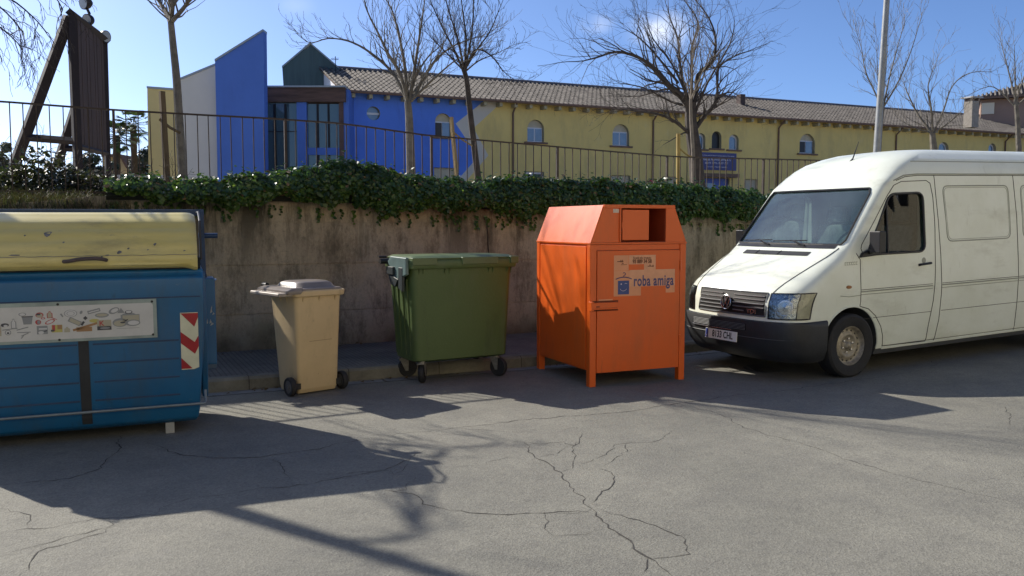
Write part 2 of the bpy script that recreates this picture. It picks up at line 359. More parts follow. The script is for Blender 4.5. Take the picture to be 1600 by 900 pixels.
# ------------------------------------------------------------------ retaining wall
def wallmat():
    m = bpy.data.materials.new('stained_concrete'); m.use_nodes = True; t = m.node_tree; b = t.nodes['Principled BSDF']; n = t.nodes.new; L = t.links.new
    co = n('ShaderNodeTexCoord'); P = co.outputs['Object']
    def noise(s, d=5, r=.6, st=None):
        x = n('ShaderNodeTexNoise'); x.inputs['Scale'].default_value = s; x.inputs['Detail'].default_value = d; x.inputs['Roughness'].default_value = r
        if st:
            mp = n('ShaderNodeMapping'); mp.inputs['Scale'].default_value = st; L(P, mp.inputs[0]); L(mp.outputs[0], x.inputs['Vector'])
        else: L(P, x.inputs['Vector'])
        return x.outputs['Fac']
    def rng(s, a, b_, c, d):
        r = n('ShaderNodeMapRange'); L(s, r.inputs[0])
        for i, v in enumerate((a, b_, c, d)): r.inputs[i+1].default_value = v
        return r.outputs[0]
    def mix(f, a, b_):
        x = n('ShaderNodeMixRGB')
        for i, q in enumerate((f, a, b_)):
            if hasattr(q, 'links'): L(q, x.inputs[i])
            else: x.inputs[i].default_value = q if i == 0 else (*q, 1)
        return x.outputs[0]
    def math_(op, a, b_):
        x = n('ShaderNodeMath'); x.operation = op
        for i, q in enumerate((a, b_)):
            if hasattr(q, 'links'): L(q, x.inputs[i])
            else: x.inputs[i].default_value = q
        return x.outputs[0]
    sx = n('ShaderNodeSeparateXYZ'); L(P, sx.inputs[0]); z = sx.outputs['Z']
    c = mix(rng(noise(1.3, 6), .35, .65, 0, 1), (.40, .335, .225), (.30, .245, .165))
    c = mix(rng(noise(.55, 3), .48, .62, 0, .7), c, (.34, .31, .25))
    c = mix(rng(noise(.9, 5), .55, .7, 0, .55), c, (.17, .16, .09))
    # dark run-off streaks, strongest below the ivy
    top = rng(z, .75, 1.75, 0, 1)
    stn = rng(noise(2.0, 7, .75, (1, 1, .16)), .45, .60, 0, 1)
    c = mix(math_('MULTIPLY', math_('MULTIPLY', stn, top), .95), c, (.035, .032, .022))
    stn2 = rng(noise(3.2, 8, .8, (1, 1, .4)), .48, .62, 0, .7); c = mix(stn2, c, (.075, .062, .042))
    bot = rng(z, .5, .13, 0, 1); c = mix(math_('MULTIPLY', bot, rng(noise(2.5, 4), .3, .7, .4, 1)), c, (.05, .043, .03))
    c = mix(rng(noise(30, 8, .8), .5, .7, 0, .45), c, (.10, .09, .065)); c = mix(rng(noise(11, 8, .8), .57, .66, 0, .5), c, (.08, .075, .05))
    # white lime bloom
    c = mix(rng(noise(7, 6, .8), .64, .72, 0, .35), c, (.34, .32, .27))
    L(c, b.inputs['Base Color']); b.inputs['Roughness'].default_value = .92; b.inputs['Specular IOR Level'].default_value = .25
    bp = n('ShaderNodeBump'); bp.inputs['Strength'].default_value = .6; bp.inputs['Distance'].default_value = .02; L(noise(18, 8, .75), bp.inputs['Height']); L(bp.outputs[0], b.inputs['Normal'])
    return m
WM = wallmat()
rw = empty('retaining_wall', SF(0, WALL, 0), 0, 'long stained concrete retaining wall topped with ivy behind the bins', 'wall')
# local coordinates: object rotated so x runs along the street
rw.rotation_euler = (0, 0, R_(26))
mb = MB(); us = [-40+i for i in range(0, 100)]
zs = [-.1, .55, .5505, .558, .5585, 1.12, 1.1205, 1.128, 1.1285, 1.62, 1.6205, 1.626, 1.6265, 1.78]
offs = [0, 0, .012, .012, 0, 0, .012, .012, 0, 0, .010, .010, 0, 0]
rwv = random.Random(3); und = {u: rwv.uniform(-.008, .008) for u in us}
def wtop(u): return 1.78 if u < 0 else 1.90
mb.grid([[(u, o+und[u], (wtop(u) if z == 1.78 else z)+(gz(u) if z < .1 else 0)) for u in us] for z, o in zip(zs, offs)])
mb.grid([[(u, y if y else und[u], wtop(u) if z else 0) for u in us] for y, z in ((0, 1), (.3, 1), (.3, 0))])
wb = mb.build('wall_face', WM, rw)
mb = MB()   # vertical joints as raised mortar lines
for u in (4.62,):
    pts = [(u+rwv.uniform(-.012, .012), -.004+und.get(int(math.floor(u)), 0), .13+i*.11) for i in range(15)]
    mb.tube(pts, .009, 4)
mb.build('joint', mat('joint_dark', (.05, .04, .03), .95, var=.3), rw)

# ------------------------------------------------------------------ fence
fn = empty('metal_fence', SF(0, FENCE, 1.7), R_(26), 'long rusty brown metal railing of thin bars above the ivy wall', 'fence')
ftop = [PU(x, y, FENCE) for x, y in ((-250, 142), (0, 158), (170, 171), (330, 180), (412, 184), (540, 193), (657, 210), (766, 220), (985, 239), (1060, 245), (1270, 250), (1500, 258), (1700, 262))]
FM = mat('rusty_fence_paint', (.045, .03, .022), .6, .3, var=.5, vs=9)
def ft(u): return lerp(ftop, u)
u0, u1 = -12.0, 19.0
mb = MB(); n = 80
for j in range(n):
    a, b = u0+(u1-u0)*j/n, u0+(u1-u0)*(j+1)/n; hw_ = .011
    za, zb = ft(a)-1.7, ft(b)-1.7
    mb.hexa([(a, -hw_*1.6, za-.012), (a, hw_*1.6, za-.012), (a, hw_*1.6, za+.006), (a, -hw_*1.6, za+.006)], [(b, -hw_*1.6, zb-.012), (b, hw_*1.6, zb-.012), (b, hw_*1.6, zb+.006), (b, -hw_*1.6, zb+.006)])
mb.build('top_rail', FM, fn)
mb = MB(); mb.box(u0, u1, -.014, .014, .24, .262); mb.build('bottom_rail', FM, fn)
rf = random.Random(9); mb = MB(); u = u0; k = 0; posts = []
while u < u1:
    if k % 15 == 7: posts.append(u)
    else:
        z = ft(u)-1.7-.008; w = .0055; l = rf.uniform(-.006, .006)
        mb.hexa([(u-w, -w, .02), (u+w, -w, .02), (u+w, w, .02), (u-w, w, .02)], [(u-w+l, -w, z), (u+w+l, -w, z), (u+w+l, w, z), (u-w+l, w, z)])
    u += .126; k += 1
mb.build('bars', FM, fn)
for u in posts:
    mb = MB(); mb.box(u-.014, u+.014, -.018, .018, -.02, ft(u)-1.7+.004); mb.build('post', FM, fn)

# ------------------------------------------------------------------ ivy, grass, brambles
IVY = leafmat('ivy_leaf', (.034, .072, .020), .32, .3, .55, 2.2); IVY2 = leafmat('ivy_leaf_backlit', (.075, .125, .025), .4, .35, .4, 2.5)
DRY = leafmat('bramble_leaf', (.035, .045, .022), .4, .2, .5, 3); TWIG = mat('dry_twigs', (.07, .05, .035), .9, var=.4)
ivt = [PU(x, y, WALL) for x, y in ((150, 292), (230, 286), (330, 281), (420, 270), (480, 264), (540, 259), (600, 268), (660, 280), (740, 284), (790, 280), (860, 287), (960, 286), (1040, 290), (1100, 298), (1200, 306), (1400, 318), (1700, 330))]
ivb = [PU(x, y, WALL) for x, y in ((150, 318), (230, 318), (330, 324), (420, 322), (480, 326), (540, 330), (600, 333), (660, 338), (740, 339), (860, 342), (960, 347), (1040, 349), (1200, 353), (1700, 358))]
def leaf(mb, p, nrm, s, rg):
    nrm = nrm.normalized(); a = nrm.orthogonal().normalized(); a.rotate(Matrix.Rotation(rg.uniform(0, 6.28), 3, nrm)); b = nrm.cross(a)
    fold = rg.uniform(-.1, .25)*s
    q = [(-.05, -.5, 0), (.42, -.34, fold), (.36, .12, fold), (0, .55, 0), (-.36, .12, fold), (-.42, -.34, fold)]
    vs = [p+a*(x*s)+b*(y*s)+nrm*z for x, y, z in q]
    mb.add(vs, [(0, 1, 2, 3), (0, 3, 4, 5)])
ri = random.Random(21)
ua, ub = PU(165, 290, WALL)[0], 17.0
def bumpz(u): return .03*math.sin(u*2.3+1)+.02*math.sin(u*5.1)+.02*math.sin(u*11.7+2)+.018*math.sin(u*23)
ivy = MB()
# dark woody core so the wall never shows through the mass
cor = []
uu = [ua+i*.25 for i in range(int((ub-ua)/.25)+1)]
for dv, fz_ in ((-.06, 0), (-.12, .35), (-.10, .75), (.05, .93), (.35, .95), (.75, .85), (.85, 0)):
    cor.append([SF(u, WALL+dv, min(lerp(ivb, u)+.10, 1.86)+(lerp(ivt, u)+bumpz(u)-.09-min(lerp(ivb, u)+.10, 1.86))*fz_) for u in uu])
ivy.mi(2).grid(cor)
def ivdens(u): return 3400 if u < 9 else 2000
u = ua
while u < ub:
    for _ in range(int(ivdens(u)*.1)):
        uu_ = u+ri.random()*.1; zb = lerp(ivb, uu_)+.045+.04*math.sin(uu_*7.3)+.04*math.sin(uu_*3.1+1)+.03*math.sin(uu_*17); zt = lerp(ivt, uu_)+bumpz(uu_)
        t = ri.random()
        if t < .62:
            f = ri.random()**.85; z = zb+(zt-zb)*f; v = WALL-.05-.16*math.sin(math.pi*min(1, f*.9+.15))-abs(ri.gauss(0, .03))
            nr = -EN*1.0+Vector((0, 0, .55+.5*f))+Vector((ri.gauss(0, .4), ri.gauss(0, .4), ri.gauss(0, .35)))
            s = ri.uniform(.028, .068)
            ivy.mi(3 if ri.random() < .03 else (1 if (ri.random() < .55-.45*f) else 0))  # yellower leaves cluster low, painting in light shining through them
        else:
            q = ri.random(); v = WALL-.1+q*.95; z = zt-.10*(q*1.6-.45)**2+ri.gauss(0, .028)
            nr = Vector((0, 0, 1))-EN*.25+Vector((ri.gauss(0, .45), ri.gauss(0, .45), 0)); s = ri.uniform(.028, .07); ivy.mi(3 if ri.random() < .05 else 0)
            if ri.random() < .03: z += ri.uniform(.03, .12)
        leaf(ivy, SF(uu_, v, z), nr, s, ri)
    u += .1
# trailing strands below the edge
for _ in range(170):
    u = ri.uniform(ua, ub); zb = lerp(ivb, u); L_ = ri.uniform(.04, .22)
    for k in range(int(L_/.03)):
        ivy.mi(1 if ri.random() < .4 else 0); leaf(ivy, SF(u+ri.gauss(0, .015), WALL-.03, zb-k*.03), -EN+Vector((ri.gauss(0, .4), 0, .5)), ri.uniform(.03, .055), ri)
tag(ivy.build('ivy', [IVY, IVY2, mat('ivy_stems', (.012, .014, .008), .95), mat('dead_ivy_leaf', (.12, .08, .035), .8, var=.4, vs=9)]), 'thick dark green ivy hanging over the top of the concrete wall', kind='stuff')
GR = leafmat('grass_blade', (.045, .055, .024), .6, .2, .5, 2.5); GR2 = leafmat('dry_grass_blade', (.075, .06, .035), .7, .15, .4, 3)
gr = MB(); rg = random.Random(33)
for _ in range(9500):
    u = rg.uniform(-2.6, .35) if rg.random() < .9 else rg.uniform(.35, 1.2)
    q = rg.random(); v = WALL-.06+q*.55; h = rg.uniform(.05, .2)*(1.0 if u < 0 else .75); z0 = 1.75+.10*q
    w = rg.uniform(.002, .005); lean = Vector((rg.gauss(0, .35), rg.gauss(0, .35)-.15, 1)).normalized()
    p = SF(u, v, z0); sd_ = Vector((rg.gauss(0, 1), rg.gauss(0, 1), 0)).normalized()*w
    p1 = p+lean*h*.6; p2 = p1+(lean+Vector((rg.gauss(0, .5), rg.gauss(0, .5), -.2)))*h*.4
    gr.mi(1 if rg.random() < .4 else 0).add([p-sd_, p+sd_, p1+sd_*.7, p1-sd_*.7, p2], [(0, 1, 2, 3), (3, 2, 4)])
gr.mi(2).grid([[SF(u, WALL+v, z) for u in [-12+i*.5 for i in range(27)]] for v, z in ((.0, 1.785), (.25, 1.84), (.6, 1.87), (1.2, 1.8))])
tag(gr.build('grass', [GR, GR2, mat('turf_soil', (.04, .035, .02), .95, var=.5, vs=6)]), 'tufts of dull green grass along the wall top above the blue container', kind='stuff')

# ------------------------------------------------------------------ branch generator
def grow(mb, p, d, L, r, lvl, rg, up=.15, nseg=5, spread=.8, dens=1.0, jit=.16, droop=0):
    pts = [p.copy()]; rad = [r]; d = d.normalized(); step = L/nseg
    for i in range(nseg):
        d = (d+Vector((rg.gauss(0, jit), rg.gauss(0, jit), rg.gauss(0, jit)+up*.25-droop*.1*i))).normalized()
        p = p+d*step; pts.append(p.copy()); rad.append(r*(1-.75*(i+1)/nseg))
        if lvl > 0:
            k = dens*(1.35 if i > 0 else .5)
            while k > 0:
                if rg.random() < k:
                    ax = Vector((rg.gauss(0, 1), rg.gauss(0, 1), rg.gauss(0, 1))); ax = (ax-d*ax.dot(d)).normalized()
                    nd = (d+ax*rg.uniform(.45, 1.1)*spread+Vector((0, 0, up))).normalized()
                    grow(mb, p, nd, L*rg.uniform(.35, .6), max(rad[-1]*.6, .0028), lvl-1, rg, up, max(3, nseg-1), spread, dens, jit, droop)
                k -= 1
    mb.tube(pts, [max(x, .0022) for x in rad], 6 if r > .03 else (4 if r > .008 else 3), cap=r > .02)
def smoothpts(pts, n=3):
    out_ = []
    for i in range(len(pts)-1):
        p0, p1, p2, p3 = pts[max(i-1, 0)], pts[i], pts[i+1], pts[min(i+2, len(pts)-1)]
        for k in range(n):
            t = k/n; out_.append(.5*((2*p1)+(p2-p0)*t+(2*p0-5*p1+4*p2-p3)*t*t+(3*p1-p0-3*p2+p3)*t**3))
    out_.append(pts[-1]); return out_
BARK = mat('grey_bark', (.15, .135, .11), .9, var=.45, vs=7, bump=.5, bs=35)
BARKD = mat('dark_bark', (.055, .045, .038), .9, var=.45, vs=7, bump=.5, bs=35)
BARKP = mat('pale_bark', (.19, .16, .125), .85, var=.35, vs=9, bump=.3, bs=40)
def tree(name, label, trunk, limbs, Y, r0, m, seed, tw=(3, .55, 1.0), group='bare trees behind the railing', up=.25, spread=.8, jit=.16, droop=0, km=1.55):
    """trunk: picture points; limbs: (picture points, r, depth drift, twigs per joint, twig length)"""
    rg = random.Random(seed)
    T = smoothpts([D(x, y, Y) for x, y in trunk]); base = T[0].copy()
    o = empty(name, base, 0, label, 'tree', group)
    mb = MB(); n = len(T); rr = [r0*(1.15-.45*i/(n-1)) for i in range(n)]
    mb.tube([p-base for p in T], rr, 10); mb.build('trunk', m, o, smooth=True)
    mb = MB(); end = T[-1]
    for pts, r, dy, kt, tl in limbs:
        K = len(pts); P = smoothpts([D(x, y, Y+dy*(i/max(1, K-1))) for i, (x, y) in enumerate(pts)], 3)
        nn = len(P); rad = [max(.004, r*(.8 if km < 1.5 else 1)*(1-.82*i/(nn-1))) for i in range(nn)]
        mb.tube([p-base for p in P], rad, 6)
        for i in range(1, nn):
            d = (P[i]-P[i-1]).normalized(); k = kt*km
            while k > 0:
                if rg.random() < k:
                    ax = Vector((rg.gauss(0, 1), rg.gauss(0, 1), rg.gauss(0, 1))); ax = (ax-d*ax.dot(d)).normalized()
                    nd = (d+ax*rg.uniform(.5, 1.2)*spread+Vector((0, 0, up))).normalized()
                    grow(mb, P[i]-base, nd, tl*rg.uniform(.6, 1.3), max(rad[i]*.45, .004), tw[0]-1, rg, up, 4, spread, tw[2]*.55, jit, droop)
                k -= 1
        grow(mb, P[-1]-base, (P[-1]-P[-2]), tl*1.2, rad[-1], tw[0]-1, rg, up, 5, spread, tw[2]*.6, jit, droop)
    mb.build('crown', m, o)
    return o
grp = 'bare trees behind the railing'
tree('bare_tree', 'tall thin bare tree forking high up in front of the pale block',
     [(288, 300), (286, 277), (281, 205), (276, 125), (271, 75), (267, 34)],
     [([(267, 36), (258, 18), (245, -5), (225, -50), (200, -100)], .035, 1.0, 1.2, .9), ([(268, 34), (270, 10), (276, -30), (285, -90), (290, -150)], .035, -.6, 1.2, .9),
      ([(268, 34), (285, 15), (300, -5), (330, -40), (345, -85)], .035, -1.0, 1.2, .9), ([(268, 30), (262, -20), (255, -80), (250, -140)], .03, 1.2, 1.2, .9)],
     12.0, .062, BARK, 1, (3, .5, .9), up=.35, spread=.5)
tree('bare_tree', 'bare young tree with a long branch arching left over the green gable',
     [(645, 300), (643, 285), (641, 230), (639, 180), (637, 158)],
     [([(637, 160), (618, 120), (598, 98), (571, 77), (544, 64), (513, 60), (487, 67), (472, 60)], .026, .5, .9, .35),
      ([(637, 160), (625, 115), (607, 85), (590, 50), (575, 20), (565, -15)], .03, -.5, 1.1, .5), ([(637, 158), (632, 100), (622, 50), (612, 15), (598, -8)], .03, .5, 1.1, .5),
      ([(640, 158), (648, 105), (655, 60), (661, 20), (666, -20)], .03, 0, 1.1, .5), ([(642, 158), (658, 130), (672, 105), (690, 85), (712, 70), (745, 58)], .032, .4, 1.3, .4),
      ([(642, 158), (668, 132), (690, 112), (715, 92), (740, 82)], .024, -.6, 1.2, .4), ([(640, 160), (630, 130), (618, 105), (612, 60)], .02, .8, 1.2, .4),
      ([(638, 158), (650, 120), (668, 90), (690, 70), (705, 50)], .02, .8, 1.2, .4)],
     13.0, .070, BARK, 2, (3, .5, .95), up=.32)
tree('bare_tree', 'slender leaning bare tree with a dark thin trunk tied to the pale stake',
     [(752, 300), (748, 285), (741, 230), (734, 170), (729, 125), (724, 108)],
     [([(724, 110), (708, 75), (690, 40), (672, 0), (660, -30)], .022, .4, 1.3, .45), ([(725, 108), (715, 60), (702, 20), (690, -25)], .02, -.4, 1.3, .45),
      ([(726, 108), (728, 60), (722, 10), (718, -30)], .02, .3, 1.3, .45), ([(726, 108), (736, 60), (740, 10), (738, -30)], .02, -.3, 1.3, .45),
      ([(727, 110), (740, 80), (757, 80), (775, 95), (785, 110), (800, 122)], .018, 0, 1.2, .28), ([(727, 108), (745, 78), (765, 50), (778, 20), (790, -10)], .018, .5, 1.2, .4),
      ([(727, 112), (748, 95), (775, 84), (795, 74)], .014, .3, 1.0, .3), ([(726, 112), (700, 85), (680, 65), (665, 50)], .016, -.4, 1.2, .35)],
     13.4, .05, BARKD, 3, (3, .5, .95), up=.3)
tree('bare_tree', 'largest bare tree with wide dark crown in front of the blue sign',
     [(1094, 310), (1090, 285), (1086, 240), (1081, 205), (1079, 180), (1080, 160)],
     [([(1079, 195), (1071, 156), (1044, 132), (1022, 108), (998, 90), (964, 81), (932, 90), (912, 95)], .085, -.8, 1.5, 1.0),
      ([(1080, 170), (1088, 147), (1090, 117), (1113, 98), (1118, 61), (1108, 29), (1091, 5)], .075, .8, 1.4, .95),
      ([(1084, 205), (1100, 182), (1115, 166), (1121, 147), (1121, 110), (1135, 95), (1159, 83)], .075, .3, 1.5, .9),
      ([(1121, 150), (1144, 144), (1160, 156)], .03, .2, 1.4, .7), ([(1080, 212), (1056, 191), (1027, 178), (973, 171), (954, 171)], .06, -1.0, 1.5, .8),
      ([(1079, 165), (1066, 127), (1062, 95), (1059, 61), (1047, 29), (1044, 12)], .06, 1.0, 1.4, .95), ([(1080, 165), (1081, 110), (1081, 73), (1091, 37), (1074, 7)], .055, -1, 1.4, .9),
      ([(1071, 165), (1047, 158), (1005, 137), (968, 130)], .045, -1.2, 1.5, .8), ([(1060, 130), (1030, 92), (1000, 60), (975, 45)], .04, .5, 1.4, .9),
      ([(1085, 180), (1105, 130), (1140, 70), (1148, 35)], .045, -.6, 1.4, .9), ([(1062, 140), (1035, 140), (1000, 150), (960, 150)], .035, .8, 1.5, .8),
      ([(1078, 160), (1050, 100), (1020, 60), (1010, 25)], .04, -.2, 1.4, .9)],
     20.0, .17, BARKD, 4, (3, .6, .95), up=.16, spread=.85, jit=.24, km=1.2)
tree('bare_tree', 'pale thin young tree standing just beside the big dark trunk',
     [(1086, 310), (1084, 285), (1083, 240), (1080, 190), (1079, 155)],
     [([(1079, 157), (1081, 120), (1084, 80), (1092, 45)], .018, 0, 1.2, .4), ([(1079, 157), (1072, 120), (1064, 90)], .015, .3, 1.2, .4), ([(1079, 157), (1092, 125), (1105, 95)], .015, -.3, 1.2, .4)],
     13.9, .034, BARKP, 5, (3, .4, .95), up=.35)
tree('bare_tree', 'small bare tree standing right behind the grey lamp post',
     [(1374, 262), (1373, 235), (1376, 195), (1379, 168)],
     [([(1379, 170), (1365, 140), (1352, 110), (1346, 75), (1338, 50)], .02, .4, 1.2, .45), ([(1379, 170), (1372, 120), (1370, 80)], .018, -.4, 1.1, .45),
      ([(1380, 168), (1390, 120), (1402, 75), (1412, 40)], .02, .3, 1.2, .45), ([(1380, 168), (1405, 125), (1425, 75), (1440, 25)], .018, -.3, .9, .4), ([(1379, 165), (1384, 110), (1388, 60)], .018, .2, 1.1, .4)],
     16.5, .05, BARK, 6, (3, .5, .9), up=.35)
tree('bare_tree', 'low bare tree with one branch arching right, next after the lamp post',
     [(1462, 262), (1460, 240), (1458, 222), (1457, 208)],
     [([(1457, 208), (1435, 180), (1420, 150), (1412, 130)], .03, .4, 1.3, .5), ([(1457, 208), (1455, 170), (1450, 135), (1458, 108)], .03, -.4, 1.3, .55),
      ([(1458, 208), (1475, 170), (1485, 140), (1500, 122), (1520, 113), (1545, 112)], .022, .3, .8, .35), ([(1458, 208), (1485, 190), (1505, 170)], .022, -.4, 1.3, .5), ([(1457, 208), (1430, 200), (1410, 190)], .02, .2, 1.3, .45)],
     19.0, .08, BARK, 7, (3, .5, .95), up=.25)
tree('bare_tree', 'bare tree at the right edge in front of the hip roofed house',
     [(1594, 262), (1592, 235), (1590, 190), (1587, 155)],
     [([(1587, 157), (1578, 120), (1570, 90), (1565, 70)], .022, .3, 1.0, .45), ([(1587, 157), (1586, 110), (1585, 72)], .022, -.3, 1.0, .45), ([(1588, 157), (1600, 120), (1612, 85)], .022, .3, 1.0, .45),
      ([(1589, 170), (1565, 145), (1545, 135), (1510, 150)], .018, .3, .7, .35), ([(1589, 165), (1615, 140), (1640, 110)], .02, 0, 1.0, .45)],
     18.0, .055, BARK, 8, (3, .5, .85), up=.35)
# tree beyond the left frame edge whose hanging branches enter at the top left corner
tb = Vector((-7.6, 8.75, 1.7))
o = empty('plane_tree', tb, 0, 'bare tree whose drooping twigs hang into the top left corner', 'tree')
mb = MB(); mb.tube(smoothpts([Vector((0, 0, -.2)), Vector((.03, 0, 1.6)), Vector((-.03, .05, 3.2)), Vector((.02, 0, 4.6))]), [.13-.008*i for i in range(10)], 10); mb.build('trunk', BARKD, o, smooth=True)
mb = MB(); rg = random.Random(15)
def wl(pts, r, kt, tl, droop=.5, up=0.0, rt=.006):
    P = smoothpts([Vector(p)-tb for p in pts], 3); nn = len(P)
    mb.tube(P, [max(.006, r*(1-.8*i/(nn-1))) for i in range(nn)], 6)
    for i in range(2, nn):
        for _ in range(kt):
            d = (P[i]-P[i-1]).normalized(); ax = Vector((rg.gauss(0, 1), rg.gauss(0, 1), rg.gauss(0, 1))); ax = (ax-d*ax.dot(d)).normalized()
            grow(mb, P[i], d+ax*rg.uniform(.4, 1.1), tl*rg.uniform(.6, 1.3), rt, 2, rg, up, 6, .8, .45, .17, droop)
for ps in (((-60, -30, 9.0), (10, -5, 9.0), (50, 25, 9.0), (72, 50, 9.0)), ((-80, 10, 8.8), (-20, 30, 8.8), (15, 55, 8.8), (32, 72, 8.8)), ((-40, -60, 9.5), (50, -25, 9.5), (85, -5, 9.5), (98, 15, 9.5)), ((-60, -10, 9.3), (-10, 5, 9.3), (20, 30, 9.3), (35, 50, 9.3))):
    q = [D(*p) for p in ps]
    wl([(-7.6, 8.75, 5.5), (-7.1, 8.85, 5.5)]+[tuple(p) for p in q], .018, 1, .38, 1.0, -.1)
wl([(-7.6, 8.75, 5.9), (-7.7, 8.9, 6.8), (-7.5, 9.1, 7.5)], .045, 1, .7, .3, .1)
wl([(-7.6, 8.75, 5.8), (-8.1, 9.2, 6.3), (-8.8, 9.5, 6.8)], .04, 1, .7, .3, .1)
mb.build('crown', BARKD, o)
# stakes
STK = mat('stake_wood', (.26, .19, .09), .85, var=.35, vs=6, bump=.3, bs=30, stretch=(3, 3, .5)); STKD = mat('old_stake_wood', (.12, .085, .045), .9, var=.35, vs=6, stretch=(3, 3, .5))
def stake(label, a, b, Y, r, tie, m, square=False):
    A, B = D(*a, Y), D(*b, Y); o = empty('tree_stake', A, 0, label, 'stake', 'wooden stakes beside the trees')
    mb = MB(); mb.tube([Vector((0, 0, 0)), B-A], [r, r*.9], 4 if square else 8); mb.build('pole', m, o, smooth=not square)
    P, Q = D(*tie[0], Y-.02), D(*tie[1], Y+.1); mb = MB(); mb.tube([P-A, P.lerp(Q, .5)-A+Vector((0, 0, -.02)), Q-A], r*.38, 6); mb.build('tie', m, o)
stake('flat brown wooden stake in front of the yellow block beside the forked tree', (262, 300), (253, 143), 11.7, .05, ((249, 186), (282, 208)), STKD, True)
stake('pale split wooden stake crossing the arched window of the blue facade', (716, 300), (705, 183), 12.9, .035, ((707, 205), (738, 228)), STK, True)
stake('straight yellow wooden stake left of the largest bare tree', (1060, 310), (1060, 209), 13.2, .036, ((1062, 232), (1082, 246)), mat('yellow_stake_wood', (.34, .24, .07), .8, var=.3, vs=6, stretch=(3, 3, .5)))
# brambles at the left
def bramble(label, cx, cy, top, Y, wpx, seed, m=DRY, dens=900):
    rg = random.Random(seed); b = D(cx, cy, Y); o = empty('bramble_bush', Vector((b.x, b.y, 1.72)), 0, label, 'bush', 'brambles at the foot of the railing'); hw_ = wpx/F*Y/2; ht = D(cx, top, Y).z-1.72
    st = MB(); lf = MB()
    for _ in range(26):
        a = rg.uniform(0, 6.28); q = rg.random()**.5; p = Vector((math.cos(a)*hw_*q*.5, math.sin(a)*.3*q, 0)); d = Vector((rg.gauss(0, .45), rg.gauss(0, .3), 1)); grow(st, p, d, ht*rg.uniform(.7, 1.15), .007, 2, rg, .05, 5, .9, .5, .25, .4)
    for _ in range(dens):
        a = rg.uniform(0, 6.28); q = rg.random()**.5; x = math.cos(a)*q*hw_; y = math.sin(a)*q*.45; lim = ht*(1-.75*(abs(x)/hw_)**2)*(.8+.2*math.sin(x*9+seed)+.12*math.sin(x*23))
        z = rg.random()**.7*lim
        leaf(lf, Vector((x, y, z)), Vector((rg.gauss(0, .7), rg.gauss(0, .7)-.2, 1)), rg.uniform(.035, .075), rg)
    st.build('stems', TWIG, o); lf.build('leaves', m, o)
bramble('dark bramble thicket at the foot of the wooden board brace', 62, 285, 240, 10.2, 175, 1, dens=3200)
bramble('leafy bramble clump at the left picture edge', -10, 285, 252, 10.3, 120, 2, leafmat('bramble_leaf_green', (.045, .07, .03), .4, .25, .5, 3), 2000)
bramble('low bramble clump under the dark board posts', 150, 292, 262, 10.7, 150, 3, dens=2600)
bramble('low leafy bramble between the palm tree and the brown stake', 235, 292, 272, 11.1, 120, 4, dens=1800)
mb = MB(); ff = empty('pink_flower_plant', D(1020, 300, 13.0), 0, 'small dark plant with one pink flower rising from the ivy near the yellow stake', 'plant'); rg = random.Random(8)
for _ in range(150): leaf(mb, Vector((rg.gauss(.08, .12), rg.gauss(0, .08), rg.uniform(0, .22)-abs(rg.gauss(0, .05)))), Vector((rg.gauss(0, .6), rg.gauss(0, .6)-.3, 1)), rg.uniform(.04, .07), rg)
mb.build('leaves', DRY, ff); mb = MB()
for k in range(7): leaf(mb, Vector((-.03+.02*math.cos(k), .02*math.sin(k), .13+.01*(k % 3))), Vector((math.cos(k), math.sin(k)-.5, .6)), .05, rg)
mb.build('flower', mat('pink_petal', (.65, .08, .2), .6), ff)
# ------------------------------------------------------------------ lamp post
A = D(1368.5, 262, 15.6); B = D(1385.5, 0, 15.6); ax = (B-A); lp = empty('lamp_post', A, 0, 'tall galvanised grey lamp post rising behind the white van', 'lamp post')
GALV = mat('galvanised_steel', (.25, .26, .26), .5, .35, var=.2, vs=6)
mb = MB(); mb.tube([Vector((0, 0, 0)), ax, ax*1.75], [.066, .052, .042], 14); mb.build('pole', GALV, lp, smooth=True)
tp = ax*1.75; mb = MB(); mb.tube(smoothpts([tp, tp+Vector((0, -.3, .25)), tp+Vector((0, -1.3, .35))]), .03, 8); mb.build('arm', GALV, lp, smooth=True)
mb = MB(); mb.box(-.13, .13, -1.95, -1.25, .27, .40, Matrix.Translation(tp)); mb.build('lamp_head', MET, lp, bevel=.03)

# ------------------------------------------------------------------ wooden board structure with horn lamps
bd = empty('wooden_board_frame', Vector((-7.3, 14.1, 1.7)), 0, 'tall dark wooden board on posts with slanted braces above the grass', 'board')
WD = mat('dark_planks', (.052, .032, .026), .85, var=.4, vs=3, bump=.4, bs=25, stretch=(9, 9, .4)); WDP = mat('dark_post', (.018, .013, .016), .8, var=.3, vs=4)
b0 = bd.location
n_t, n_b = D(112, 24, 14.0), D(123, 285, 14.0); f_t, f_b = D(163, 63, 16.1), D(169, 285, 16.1)
f_t.z = f_t.z
def beam(mb, a, b, w, d=None):
    a = Vector(a)-b0; b = Vector(b)-b0; mb.tube([a, b], [w*.72, w*.72], 4)
mb = MB(); beam(mb, n_b, n_t, .115); mb.build('post', WDP, bd)
mb = MB(); beam(mb, f_b, f_t, .085); mb.build('post', WDP, bd)
mb = MB(); beam(mb, n_t+Vector((0, -.05, .03)), f_t+Vector((0, .1, .02)), .10); mb.build('top_beam', WDP, bd)
mb = MB(); beam(mb, D(22, 260, 14.0), n_t+Vector((-.04, 0, -.02)), .14); mb.build('brace', WDP, bd)
mb = MB(); beam(mb, D(88, 262, 16.1), D(118, 168, 16.1), .13); beam(mb, D(118, 168, 16.1), f_t+Vector((-.1, 0, -.3)), .10); mb.build('brace', WDP, bd)
mb = MB(); beam(mb, D(45, 215, 14.0), D(121, 221, 14.0), .085); mb.build('crossbeam', WDP, bd)
